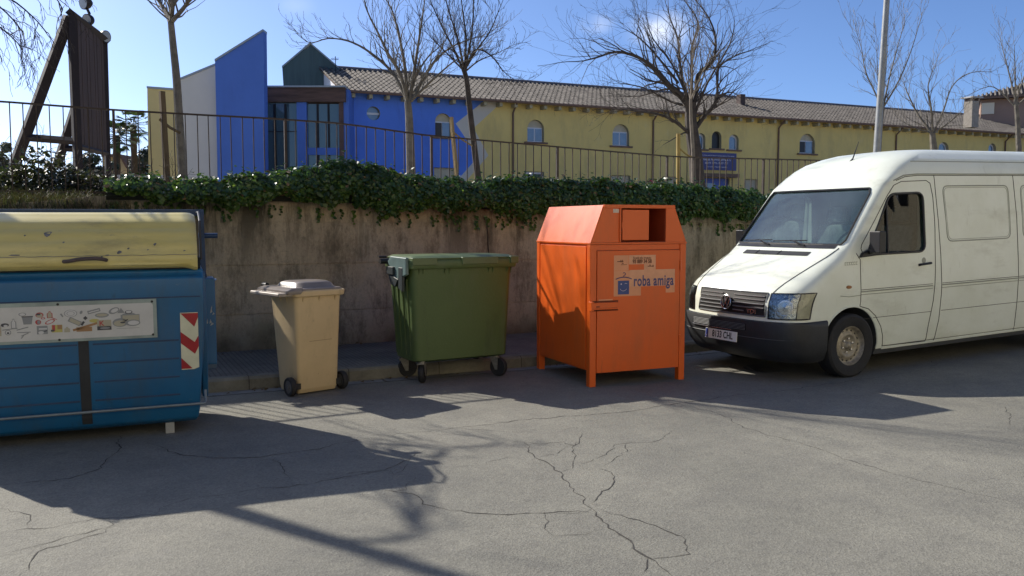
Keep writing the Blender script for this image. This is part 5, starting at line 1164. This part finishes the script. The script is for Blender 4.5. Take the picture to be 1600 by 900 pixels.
# stickers and lettering on the door
STIK = mat('faded_sticker', (.66, .27, .13), .33, var=.08, vs=6); STIK2 = mat('faded_sticker_pale', (.66, .31, .17), .33, var=.1, vs=9)
NVY = mat('navy_print', (.055, .045, .14), .45); LBL = mat('logo_blue', (.035, .06, .20), .45, var=.08); BRN = mat('brown_print', (.16, .05, .02), .6); LWH = mat('logo_pale', (.62, .5, .5), .5)
def sticker(x0, x1, z0, z1, m, off): mb = MB(); mb.box(x0, x1, -.004-off-.0008, -.004-off, z0, z1); return mb.build('sticker', m, door)
def dx(px): return (px-128)/925*(WO-2*t)+t           # zoomed photo crop units -> door x
def dz(py): return 1.338-(py-92)*(1.338-.80)/(770-92)
sticker(dx(310), dx(470), dz(340), dz(150), STIK, .0005); sticker(dx(474), dx(770), dz(265), dz(150), STIK2, .0007); sticker(dx(640), dx(770), dz(335), dz(266), STIK2, .0009)
sticker(dx(310), dx(608), dz(660), dz(342), STIK, .0006); sticker(dx(480), dx(990), dz(545), dz(335), STIK2, .0016); sticker(dx(888), dx(990), dz(635), dz(546), STIK, .0008); sticker(dx(150), dx(300), dz(725), dz(690), STIK, .0005)
def DM(px, py): return frame((dx(px), -.0072, dz(py)), (1, 0, 0), (0, 0, 1))
text('lettering', 'roba amiga', .150, NVY, door, DM(750, 480), .66, .0004, .0035, sp=1.08)
text('lettering', 'Si està ple, truqueu', .034, BRN, door, DM(618, 185), .80, .0003, .0004)
text('lettering', '93 889 34 58', .052, BRN, door, DM(618, 232), .80, .0003, .0022)
mb = MB(); mb.box(dx(345), dx(412), -.0066, -.0062, dz(232), dz(222)); mb.box(dx(380), dx(390), -.0066, -.0062, dz(236), dz(208)); mb.box(dx(398), dx(406), -.0066, -.0062, dz(236), dz(206)); mb.box(dx(395), dx(415), -.0066, -.0062, dz(255), dz(245)); mb.box(dx(385), dx(450), -.0066, -.0062, dz(270), dz(264)); mb.box(dx(680), dx(748), -.0070, -.0066, dz(298), dz(288)); mb.box(dx(700), dx(712), -.0070, -.0066, dz(288), dz(272)); mb.box(dx(735), dx(745), -.0070, -.0066, dz(302), dz(276)); mb.build('small_marks', BRN, door)
lg = MB(); lg.box(dx(355), dx(476), -.0078, -.0070, dz(637), dz(466)); lg = lg.build('logo_face', LBL, door)
mb = MB(); hk = [Vector((dx(x), -.0075, dz(y))) for x, y in ((330, 448), (350, 437), (380, 427), (416, 423), (455, 427), (480, 435), (502, 446))]; mb.tube(smoothpts(hk), .0048, 6)
hk = [Vector((dx(x), -.0075, dz(y))) for x, y in ((416, 422), (417, 405), (430, 396), (437, 382), (428, 369), (416, 367), (411, 374))]; mb.tube(smoothpts(hk), .0036, 6); mb.build('logo_hanger', NVY, door)
mb = MB(); hk = [Vector((dx(x), -.0080, dz(y))) for x, y in ((378, 568), (390, 585), (412, 594), (434, 586), (448, 570))]; mb.tube(smoothpts(hk), .0022, 5)
hk = [Vector((dx(x), -.0080, dz(y))) for x, y in ((428, 506), (440, 500), (454, 507))]; mb.tube(smoothpts(hk), .0022, 5); mb.lathe([(.0075, 0), (.0075, .001), (0, .001)], 12, frame((dx(390), -.0079, dz(508)), (1, 0, 0), (0, 0, 1))); mb.build('logo_smile', LWH, lg)

# ================================================================== white van
WHT = mat('white_van_paint', (.75, .785, .69), .27, base2=(.67, .70, .59), vs=1.1, thr=(.42, .66), spec=.55, bump=.012, bs=3, grime=[((.42, .42, .32), .45, 2.2, (.5, 1, 1.4), .54, .74), ((.30, .28, .20), .40, 7, (1, 1, .3), .60, .78)]); SEAM = mat('panel_gap', (.05, .05, .042), .8); SEAML = mat('pressed_edge', (.30, .31, .25), .5)
BMP = mat('grey_black_bumper', (.022, .024, .027), .55, var=.3, vs=4, bump=.1, bs=60)
vyaw = R_(27.4); Pv = G(1330, 592); va = Vector((math.cos(vyaw), math.sin(vyaw), 0)); vw_ = Vector((-va.y, va.x, 0)); HWV = .86
vpos = Pv-va*.95+vw_*HWV; vpos.z = .012-.025*.95
van = empty('delivery_van', vpos, 0, 'parked white panel van with a high roof and black bumper', 'van', rot=(0, -math.atan(.025), vyaw))
LV = 5.6
FZ = [(.20, .16), (.26, .10), (.36, .05), (.50, .02), (.60, .02), (.65, .035), (.80, .04), (.90, .07), (.95, .115), (1.0, .18), (1.05, .26), (1.10, .345), (1.18, .485), (1.25, .61), (1.30, .70), (1.34, .775), (1.37, .83), (1.98, 1.37), (2.05, 1.43), (2.12, 1.50), (2.20, 1.60), (2.27, 1.72), (2.33, 1.88), (2.37, 2.05), (2.395, 2.3), (2.40, 2.6)]
HZ = [(.20, .80), (.30, .835), (.62, .85), (.90, .86), (1.25, .845), (1.6, .83), (2.05, .795), (2.12, .785), (2.2, .765), (2.27, .73), (2.33, .64), (2.37, .56), (2.395, .44), (2.40, .3)]
NZ = [(.20, .34), (.60, .34), (.95, .40), (1.25, .36), (1.37, .20), (1.98, .15), (2.2, .35), (2.4, .5)]
def vf(z): return lerp(FZ, z)
def vh(z): return lerp(HZ, z)
def vn(z): return lerp(NZ, z)
EE = 2.9
def VS(th, z, off=0):   # point on nose at plan angle th (neg = near side)
    c, s = math.cos(th), math.sin(th); y = vh(z)*math.copysign(abs(s)**(2/EE), s); x = vf(z)+vn(z)*(1-abs(c)**(2/EE))
    if off:
        def raw(t, q):
            c_, s_ = math.cos(t), math.sin(t); return Vector((vf(q)+vn(q)*(1-abs(c_)**(2/EE)), vh(q)*math.copysign(abs(s_)**(2/EE), s_), q))
        e = 1e-3; t1 = raw(min(th+e, 1.5707), z)-raw(max(th-e, -1.5707), z); t2 = raw(th, z+e)-raw(th, z-e); n_ = t1.cross(t2)
        if n_.length > 1e-9:
            n_.normalize()
            if n_.x > 0 and abs(th) < 1.3 or (abs(th) >= 1.3 and n_.y*s < 0): n_ = -n_
            return Vector((x, y, z))+n_*off
    return Vector((x, y, z))
def thy(y, z):   # plan angle for lateral position y
    q = max(-1, min(1, y/vh(z))); return math.copysign(math.asin(min(1, abs(q)**(EE/2))), q)
def VY(y, z, off=0): return VS(thy(y, z), z, off)
zs = []
for (a, _), (b, _) in zip(FZ, FZ[1:]):
    k = max(1, int(round((b-a)/.05))); zs += [a+(b-a)*i/k for i in range(k)]
zs.append(2.40); NT = 36; mb = MB(); loops = []
for z in zs:
    row = []; xs0 = vf(z)+vn(z)
    for i in range(16): row.append((LV+(xs0-LV)*i/16, -vh(z), z))
    for i in range(NT+1):
        th = -math.pi/2+math.pi*i/NT; row.append(tuple(VS(th, z)))
    for i in range(1, 17): row.append((xs0+(LV-xs0)*i/16, vh(z), z))
    loops.append(row)
loft(mb, loops); vb = mb.build('body', [WHT, DARKIN], van)
WX = .95; WR = .335; RX = 4.45
def cyl(x, y0, y1, z, r, n=40): m_ = MB(); m_.lathe([(r, y0), (r, y1)], n, frame((x, 0, z), (0, 0, 1), (1, 0, 0))); return m_
for x in (WX, RX):
    for s in (-1, 1):
        a, b = sorted((s*.50, s*1.1)); c = cyl(x, a, b, .33, .405).build('cutter', DARKIN, van); bpy.context.view_layer.update(); boolcut(vb, c)
cab = MB(); cab.prism([(1.02, -.75, .70), (2.40, -.75, .70), (2.40, -.75, 1.94), (1.66, -.75, 1.94), (1.20, -.75, 1.40), (1.02, -.75, 1.30)], (0, 1.50, 0)); c = cab.build('cutter', DARKIN, van); bpy.context.view_layer.update(); boolcut(vb, c)
wsp = [(.745, 1.375), (.765, 1.42), (.72, 1.90), (.69, 1.955)]; wsp = [(-y, z) for y, z in wsp]+[(y, z) for y, z in wsp[::-1]]
c = MB(); c.prism([(.3, y, z) for y, z in wsp], (1.45, 0, 0)); c = c.build('cutter', DARKIN, van); bpy.context.view_layer.update(); boolcut(vb, c)
def rpoly(pts, r, n=4):
    out_ = []; k = len(pts)
    for i in range(k):
        p0, p, p1 = Vector(pts[i-1]), Vector(pts[i]), Vector(pts[(i+1) % k]); a = (p0-p).normalized()*min(r, (p0-p).length*.45); b = (p1-p).normalized()*min(r, (p1-p).length*.45)
        for j in range(n+1): t_ = j/n; out_.append(tuple(p+a*(1-t_)**2+b*t_**2))
    return out_
swp = rpoly([(1.17, 1.265), (2.08, 1.265), (2.07, 1.90), (1.545, 1.89)], .09)
for s in (-1, 1):
    c = MB(); c.prism([(x, s*.60, z) for x, z in swp], (0, s*.5, 0)); c = c.build('cutter', DARKIN, van); bpy.context.view_layer.update(); boolcut(vb, c)
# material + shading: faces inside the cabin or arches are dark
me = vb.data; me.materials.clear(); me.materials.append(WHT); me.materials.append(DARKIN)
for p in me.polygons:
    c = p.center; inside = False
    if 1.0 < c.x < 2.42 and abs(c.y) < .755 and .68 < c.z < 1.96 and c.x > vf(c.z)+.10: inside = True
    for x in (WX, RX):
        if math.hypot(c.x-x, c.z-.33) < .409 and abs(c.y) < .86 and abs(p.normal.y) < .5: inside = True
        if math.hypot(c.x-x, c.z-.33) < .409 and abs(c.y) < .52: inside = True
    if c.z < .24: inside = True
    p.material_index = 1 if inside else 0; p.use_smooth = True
me.set_sharp_from_angle(angle=R_(28))
# glass
WGL = glassmat('windscreen_glass', (.62, .86, .86), 1.0, .10, 1.9); SGL = glassmat('side_glass', (.30, .33, .30), .8, 0, 1.42)
mb = MB(); nz_, ny_ = 12, 22; P = []
for i in range(nz_+1):
    z = 1.36+(1.97-1.36)*i/nz_; P.append([tuple(VY(y*(.80-.06*i/nz_), z, -.012)) for y in [(-1+2*j/ny_) for j in range(ny_+1)]])
mb.grid(P); ws = mb.build('windshield', WGL, van, smooth=True, ang=80)
mb = MB(); rim_ = []
for (y0, z0), (y1, z1) in zip(wsp, wsp[1:]+wsp[:1]):
    for k in range(8): t_ = k/8; rim_.append(VY(y0+(y1-y0)*t_, z0+(z1-z0)*t_, .001))
mb.tube(rim_+[rim_[0]], .011, 6, cap=False); mb.build('rubber_seal', BLK, ws)
def SP(x, z, off=0, s=-1): return Vector((x, s*(vh(z)+off), z))
for s in (-1, 1):
    mb = MB(); mb.add([tuple(SP(x, z, -.014, s)) for x, z in rpoly([(1.15, 1.245), (2.10, 1.245), (2.09, 1.92), (1.53, 1.91)], .1)], [tuple(range(20))]); dw = mb.build('side_window', SGL, van)
    mb = MB(); pts = [SP(x, z, .001, s) for x, z in swp]; mb.tube(pts+[pts[0]], .013, 6, cap=False); mb.build('rubber_seal', BLK, dw)
    mb = MB(); mb.tube([SP(1.50, 1.27, -.002, s), SP(1.50, 1.80, -.002, s)], .010, 6); mb.build('window_bar', BLK, dw)
# interior
mb = MB(); mb.prism([(1.03, -.71, .95), (1.03, -.71, 1.295), (1.20, -.71, 1.34), (1.36, -.71, 1.30), (1.42, -.71, 1.1), (1.42, -.71, .95)], (0, 1.42, 0)); mb.build('dashboard', mat('dash_plastic', (.13, .15, .15), .6), van, bevel=.02)
SEAT = mat('seat_fabric', (.34, .36, .35), .9, var=.2, vs=20)
for y in (-.42, .15, .50):
    st = MB(); st.box(1.62, 2.10, y-.22, y+.22, .72, 1.0); st.prism([(2.02, y-.22, .98), (2.18, y-.22, .98), (2.28, y-.22, 1.55), (2.17, y-.22, 1.55)], (0, .44, 0)); st.prism([(2.19, y-.12, 1.58), (2.28, y-.12, 1.58), (2.30, y-.12, 1.76), (2.22, y-.12, 1.76)], (0, .24, 0)); st.build('seat', SEAT, van, bevel=.03)
mb = MB(); c0 = Vector((1.42, -.42, 1.33)); pts = []
for k in range(25): a = k*math.pi/12; pts.append(c0+Vector((.08*math.sin(a), .20*math.cos(a), .17*math.sin(a))))
mb.tube(pts, .014, 6, cap=False); mb.tube([c0-Vector((.15, 0, .08)), c0], .03, 6); mb.tube([c0-Vector((0, .19, 0)), c0+Vector((0, .19, 0))], .012, 5); mb.build('steering_wheel', mat('wheel_grey_plastic', (.12, .12, .12), .5), van, smooth=True)
# bumper
mb = MB(); P = []
bz = [(.205, .00), (.23, .022), (.33, .030), (.45, .034), (.56, .034), (.61, .028), (.625, .006)]
for z, off in bz:
    row = []
    row.append(tuple(SP(.60, z, off*.7))); row.append(tuple(SP(vf(z)+vn(z)+.02, z, off)))
    for i in range(1, 40): row.append(tuple(VS(-math.pi/2+math.pi*i/40, z, off)))
    row.append(tuple(SP(vf(z)+vn(z)+.02, z, off, 1))); row.append(tuple(SP(.60, z, off*.7, 1))); P.append(row)
mb.grid(P); bp_ = mb.build('bumper', BMP, van, smooth=True, ang=50)
def vpatch(y0, y1, z0, z1, off, ny=10, nz=2):
    return [[tuple(VY(y0+(y1-y0)*j/ny, z0+(z1-z0)*i/nz, off)) for j in range(ny+1)] for i in range(nz+1)]
YC = -.04   # grille centre (photo)
mb = MB(); mb.grid(vpatch(YC-.30, YC+.55, .515, .585, .0365)); mb.build('lower_intake', mat('intake_black', (.006, .006, .007), .8), bp_)
mb = MB()
for k in range(5): z = .522+k*.014; mb.tube([VY(YC-.29+.83*j/10, z, .038) for j in range(11)], .0028, 4)
mb.build('intake_slats', mat('slat_grey', (.10, .105, .11), .5), bp_)
mb = MB(); mb.tube([VY(YC-.10+.65*j/10, .502, .040) for j in range(11)], .007, 6); mb.build('bumper_trim', CHR, bp_)
mb = MB(); mb.tube([VY(-.80+1.6*j/20, .455, .036) for j in range(21)], .004, 4); mb.build('bumper_line', mat('bumper_edge', (.05, .055, .06), .5), bp_)
# number plate
pc = VY(YC+.055, .445, .06); tang = (VY(YC+.155, .445, .06)-VY(YC-.045, .445, .06)).normalized(); 
Mn = frame(pc, -tang, Vector((.10, 0, 1))); PLW = .245
plate = MB(); plate.box(-PLW, PLW, -.052, .052, -.006, .003, Mn); plate = plate.build('number_plate', mat('plate_white', (.80, .80, .76), .45, var=.05, vs=20), van)
mb = MB(); mb.box(-PLW+.003, -PLW+.045, -.049, .049, .0035, .0045, Mn); mb.build('blue_band', mat('plate_blue', (.02, .04, .22), .5), plate)
text('plate_lettering', '8133 CHL', .098, mat('plate_black', (.02, .02, .02), .6), plate, Mn @ Matrix.Translation((.026, .0, .0038)), .78, .0004, .0022)
text('plate_country', 'E', .03, LWH, plate, Mn @ Matrix.Translation((-PLW+.024, -.03, .005)), .9, .0003, .0005)
# grille
gy0, gy1, gz0, gz1 = YC-.50, YC+.50, .672, .905
gp = rpoly([(gy0, gz1-.003), (gy0+.02, gz0), (gy1-.02, gz0), (gy1, gz1+.0)], .035)
mb = MB()
mb.grid(vpatch(gy0+.012, gy1-.012, gz0+.006, gz1-.006, .004, 16, 6)); gr_ = mb.build('grille', mat('grille_black', (.008, .008, .009), .6), van)
mb = MB(); mb.tube([VY(y, z, .005) for y, z in [(gy0+(gy1-gy0)*j/14, gz1) for j in range(15)]+[(gy1, gz0+.02)]+[(gy1-(gy1-gy0)*j/14, gz0) for j in range(15)]+[(gy0, gz0+.02), (gy0, gz1)]], .009, 6, cap=False); mb.build('grille_frame', mat('frame_grey', (.13, .14, .15), .45, .3), gr_)
mb = MB()
for z in (.712, .752, .792, .832, .870):
    for a, b in ((gy0+.02, YC+.02-.085), (YC+.02+.085, gy1-.02)):
        if z < .73 and a < -.3: a = gy0+.27
        mb.grid([[tuple(VY(a+(b-a)*j/8, z+dz_, o_)) for j in range(9)] for dz_, o_ in ((-.006, .006), (-.003, .014), (.004, .016), (.007, .006))])
mb.build('chrome_slats', mat('grille_slat', (.40, .41, .42), .35, .6, var=.1), gr_)
bc = VY(YC+.02, .785, .028); bt = (VY(YC+.1, .785, 0)-VY(YC-.06, .785, 0)).normalized(); Mb = frame(bc, -bt, Vector((.12, 0, 1)))
mb = MB()
ring = lambda r: [Mb @ Vector((r*math.cos(k*math.pi/16), r*math.sin(k*math.pi/16), 0)) for k in range(33)]
mb.tube(ring(.074), .0065, 6, cap=False); R0 = .066
def bar(pts): mb.tube([Mb @ Vector((x*R0, y*R0, .0)) for x, y in pts], .0058, 5)
bar([(-.36, .90), (-.02, .10), (.02, .10), (.36, .90)]); bar([(-.88, .42), (-.42, -.78), (-.02, -.10), (.02, -.10), (.42, -.78), (.88, .42)])
mb.build('round_emblem', CHR, gr_, smooth=True)
mb = MB(); mb.lathe([(.070, -.004), (.070, -.012), (0, -.0045)], 24, Mb); mb.build('emblem_back', BLK, gr_)
tw = VY(gy0+.16, .712, .022); Mt = frame(tw, -(VY(gy0+.26, .712, 0)-VY(gy0+.06, .712, 0)).normalized(), Vector((.06, 0, 1))); text('grille_lettering', 'TDI', .062, CHR, gr_, Mt, 1.25, .003, .001)
# headlights
HLG = glassmat('headlight_glass', (.85, .88, .88)); HRF = mat('headlight_reflector', (.40, .42, .44), .18, .85, var=.35, vs=16, bump=.5, bs=30); IND = mat('indicator_lens', (.55, .54, .44), .25, var=.15, vs=14, bump=.3, bs=60)
for s in (-1, 1):
    yy = [(.575 if s < 0 else .575)+(.855-.575)*j/12 for j in range(13)]
    def HP(j, i, off): 
        th0 = thy(.575+YC*s*1.0 if False else .575, .78); th = th0+(1.545-th0)*j/14; z = .655+(.905-.655)*i/5; z = z+.008*(j/14)*(i/5) ; return tuple(VS(s*th, z, off))
    hl = MB(); hl.grid([[HP(j, i, .003) for j in range(10)] for i in range(6)]); hl = hl.build('headlight', HRF, van, smooth=True, ang=80)
    mb = MB(); mb.grid([[HP(j, i, .003) for j in range(9, 15)] for i in range(6)]); mb.build('indicator_lamp', IND, hl, smooth=True, ang=80)
    mb = MB(); mb.grid([[HP(j, i, .012) for j in range(15)] for i in range(6)]); mb.build('lens', HLG, hl, smooth=True, ang=80)
    mb = MB(); e_ = [HP(j, 0, .006) for j in range(15)]+[HP(14, i, .006) for i in range(1, 6)]+[HP(13-j, 5, .006) for j in range(14)]+[HP(0, 4-i, .006) for i in range(5)]; mb.tube(e_, .007, 5, cap=False); mb.tube([HP(9, i, .008) for i in range(6)], .005, 5); mb.build('rubber_edge', BLK, hl)
    mb = MB(); cc = Vector(HP(5, 2.4, -.0)); nn_ = (Vector(HP(5, 2.4, .02))-cc).normalized(); mb.lathe([(.075, .004), (.06, .0055), (.03, .004), (.012, .010), (0, .012)], 20, frame(cc, nn_.orthogonal(), nn_.cross(nn_.orthogonal()))); mb.build('bulb_reflector', CHR, hl, smooth=True)
# lines, seams, doors
def seam(name, pts, r=.0045, m=SEAM, s=-1, parent=None, sub=6, off=.0005):
    P_ = []
    for (a, b), (c, d) in zip(pts, pts[1:]):
        for k in range(sub): t_ = k/sub; P_.append(SP(a+(c-a)*t_, b+(d-b)*t_, off, s))
    P_.append(SP(*pts[-1], off, s)); mb = MB(); mb.tube(P_, r, 5); return mb.build(name, m, parent or van)
for s in (-1, 1):
    seam('door_gap', [(1.02, 1.285), (1.055, 1.24), (1.075, 1.22), (1.078, .78), (1.07, .735)], s=s)
    seam('door_gap', [(1.07, .735), (1.20, .70), (1.31, .62), (1.40, .50), (1.435, .40), (1.44, .285), (2.13, .275), (2.16, .45), (2.22, .72), (2.245, 1.05), (2.25, 1.5), (2.235, 1.85), (2.20, 2.0), (2.14, 2.03), (1.74, 2.02), (1.62, 1.98), (1.50, 1.86)], s=s)
    seam('door_gap', [(1.50, 1.86), (1.10, 1.37), (1.09, 1.33), (1.10, 1.31), (1.13, 1.255)], s=s)
    seam('body_gap', [(2.27, 2.09), (2.29, 1.8), (2.34, 1.2), (2.35, .8), (2.33, .5), (2.27, .27)], s=s)
    seam('body_gap', [(3.66, 2.09), (3.70, 1.6), (3.72, 1.1), (3.72, .6), (3.70, .27)], s=s)
    seam('roof_gutter', [(1.62, 2.03), (1.78, 2.085), (2.0, 2.10), (LV-.02, 2.10)], r=.007, m=SEAML, s=s); seam('roof_gutter_gap', [(1.66, 2.03), (1.80, 2.07), (2.0, 2.085), (LV-.02, 2.085)], r=.004, s=s)
    seam('roof_step', [(1.95, 2.24), (LV-.02, 2.24)], r=.005, m=SEAML, s=s)
    for z, m_, r_ in ((.905, SEAM, .0032), (.885, SEAML, .007), (.60, SEAM, .003), (.855, SEAML, .004)):
        seam('moulding_line', [(1.085, z), (2.20, z)], r=r_, m=m_, s=s); seam('moulding_line', [(2.36, z), (LV-.05, z)], r=r_, m=m_, s=s)
    seam('fender_line', [(.78, .86), (.90, .845), (1.07, .85)], r=.004, m=SEAML, s=s)
    seam('sill', [(1.44, .262), (3.98, .262)], r=.016, m=WHT, s=s, off=-.004); seam('sill_gap', [(1.44, .285), (3.98, .285)], r=.003, s=s)
    for x0, x1, sk in ((2.40, 3.58, .06), (3.79, 5.3, .03)):
        pp = rpoly([(x0, 1.97), (x0+sk, 1.36), (x1, 1.36), (x1-.02, 1.97)], .08); seam('pressed_panel', [tuple(p) for p in pp]+[tuple(pp[0])], r=.007, m=SEAML, s=s, sub=2, off=-.001)
        pp = rpoly([(x0+.02, 1.95), (x0+sk+.02, 1.38), (x1-.02, 1.38), (x1-.04, 1.95)], .07); seam('pressed_panel', [tuple(p) for p in pp]+[tuple(pp[0])], r=.003, m=SEAM if False else SEAML, s=s, sub=2)
    # wheel arch lip
    mb = MB(); mb.tube([SP(WX+.412*math.cos(R_(a)), .33+.412*math.sin(R_(a)), -.002, s) for a in range(-8, 150, 7)], .011, 6); mb.build('arch_lip', WHT, van)
    # door handle
    hd = MB(); hd.tube([SP(1.99, 1.125, .012, s), SP(2.16, 1.135, .016, s)], .013, 8); hd.tube([SP(1.97, 1.12, .0, s), SP(1.99, 1.125, .014, s)], .014, 8); hd.build('door_handle', BLK, van, smooth=True)
    mb = MB(); mb.lathe([(.035, 0), (.03, .004), (0, .005)], 16, frame(SP(2.06, 1.165, -.001, s), (1, 0, 0), (0, 0, 1) if s < 0 else (0, 0, -1))); mb.build('handle_recess', SEAML, van)
    mb = MB(); mb.lathe([(.03, 0), (.028, .012), (0, .015)], 16, frame(SP(.90, .945, -.001, s), (1, 0, 0), (0, 0, 1) if s < 0 else (0, 0, -1)) @ Matrix.Diagonal((1.2, .6, 1, 1))); mb.build('side_indicator', mat('orange_lens', (.30, .12, .03), .4), van)
    # mirror
    mm = empty('mirror', SP(1.19, 1.31, 0, s)); mm.parent = van
    q = MB(); q.prism([(-.14, 0, -.07), (.20, 0, -.05), (.16, 0, .02), (.05, 0, .03), (-.10, 0, -.02)], (0, s*.035, 0)); q.build('mounting', BLK, mm, bevel=.008)
    q = MB(); q.tube([(.0, s*.03, -.02), (-.01, s*.12, .0)], .022, 8); q.box(-.075, .02, *sorted((s*.08, s*.21)), -.02, .20); q.build('housing', BLK, mm, bevel=.03, seg=3)
    q = MB(); q.box(.0205, .0225, *sorted((s*.095, s*.195)), .0, .18); q.build('mirror_glass', mat('mirror_silver', (.5, .5, .5), .05, 1), mm)
    # wheels
    for x in (WX, RX):
        wv = empty('wheel', Vector((x, s*.765, .332))); wv.parent = van; M = frame((0, 0, 0), (1, 0, 0) if s > 0 else (1, 0, 0), (0, 0, 1) if s < 0 else (0, 0, -1))
        mb = MB(); mb.lathe([(.20, -.10), (.30, -.105), (.328, -.085), (.335, -.06), (.335, .06), (.328, .085), (.305, .10), (.225, .095), (.205, .085), (.20, .05)], 56, M, cap=False)
        mb.build('tyre', RUB, wv, smooth=True, ang=30)
        mb = MB(); mb.lathe([(.208, .080), (.200, .082), (.190, .06), (.182, .035), (.160, .030), (.135, .048), (.118, .056), (.105, .050), (.085, .028), (.05, .03), (.035, .055), (.03, .065), (0, .068)], 56, M, cap=False); rm = mb.build('rim', mat('wheel_steel', (.30, .27, .21), .5, .35, var=.45, vs=18), wv, smooth=True, ang=60)
        mb = MB()
        for k in range(16):
            a = 2*math.pi*k/16; mb.lathe([(.0125, .0), (.0125, .006), (0, .006)], 8, M @ Matrix.Translation((.159*math.cos(a), .159*math.sin(a), .029)))
        mb.build('vent_hole', BLK, rm)
        mb = MB()
        for k in range(6): a = 2*math.pi*k/6+.3; mb.lathe([(.012, .028), (.012, .05), (0, .052)], 6, M @ Matrix.Translation((.072*math.cos(a), .072*math.sin(a), 0)))
        mb.build('wheel_nut', CHR, rm)
# fender-top crease and hood edges on both sides
for s in (-1, 1):
    mb = MB(); mb.tube([VY(s*(.585+.17*min(1, (z-.91)/.42)), z, .001) for z in [.912+.01*i for i in range(44)]], .0048, 5); mb.build('hood_gap', SEAM, van)
mb = MB(); mb.grid(vpatch(-.52, .42, 1.262, 1.30, .006, 16, 2)); hv = mb.build('hood_vent', mat('vent_black', (.01, .01, .011), .6), van)
mb = MB()
for y in (-.13, .2): mb.tube([VY(y, z, .008) for z in (1.262, 1.282, 1.30)], .004, 4)
mb.build('vent_rib', BMP, hv)
mb = MB(); mb.grid(vpatch(-.72, .72, 1.335, 1.37, .004, 20, 2)); mb.build('cowl', BLK, van)
for y0, y1 in ((-.36, .12), (.15, .62)):
    mb = MB(); mb.tube([VY(y0, 1.352, .018), VY(y0+.12, 1.375, .024), VY((y0+y1)/2, 1.40, .022)], [.010, .008, .006], 6); mb.tube([VY(y0+(y1-y0)*k/6+.02, 1.405-.002*k, .014) for k in range(7)], .007, 5); mb.build('wiper', BLK, van)
mb = MB(); mb.tube([Vector((1.74, -.12, 2.26)), Vector((1.79, -.12, 2.31)), Vector((1.88, -.12, 2.50))], [.016, .008, .003], 6); mb.build('antenna', BLK, van)
mb = MB(); Ms = frame(SP(.94, 1.185, .001), (1, 0, 0), (0, 0, 1))
for k in range(6): mb.box(-.09+k*.032, -.068+k*.032, -.016, -.011, 0, .002, Ms); mb.box(-.09+k*.032, -.086+k*.032, -.016, .016, 0, .002, Ms); mb.box(-.09+k*.032, -.068+k*.032, .011, .016, 0, .002, Ms)
mb.build('side_badge', SEAML, van)
for s in (-1, 1): mb = MB(); mb.box(LV-.001, LV+.02, *sorted((s*.70, s*.82)), .8, 1.15); mb.build('tail_light', mat('tail_red', (.3, .01, .01), .4), van, bevel=.01)
mb = MB(); mb.box(LV-.02, LV+.10, -.82, .82, .30, .48); mb.build('rear_bumper', BMP, van, bevel=.02)
# leaf litter and small stones
lt = MB(); rg = random.Random(44); LIT = mat('dead_leaf', (.10, .065, .03), .9, var=.5, vs=9); 
for _ in range(420):
    u = rg.uniform(-9, 14); v = KERB-abs(rg.gauss(0, .10))-.01 if rg.random() < .6 else WALL-.03-abs(rg.gauss(0, .12)); z = (.008 if v < KERB else .136)+gz(u)
    leaf(lt, SF(u, v, z+.004), Vector((rg.gauss(0, .25), rg.gauss(0, .25), 1)), rg.uniform(.015, .045), rg)
tag(lt.build('leaf_litter', LIT), 'scattered dead leaves along the kerb and wall foot', kind='stuff')
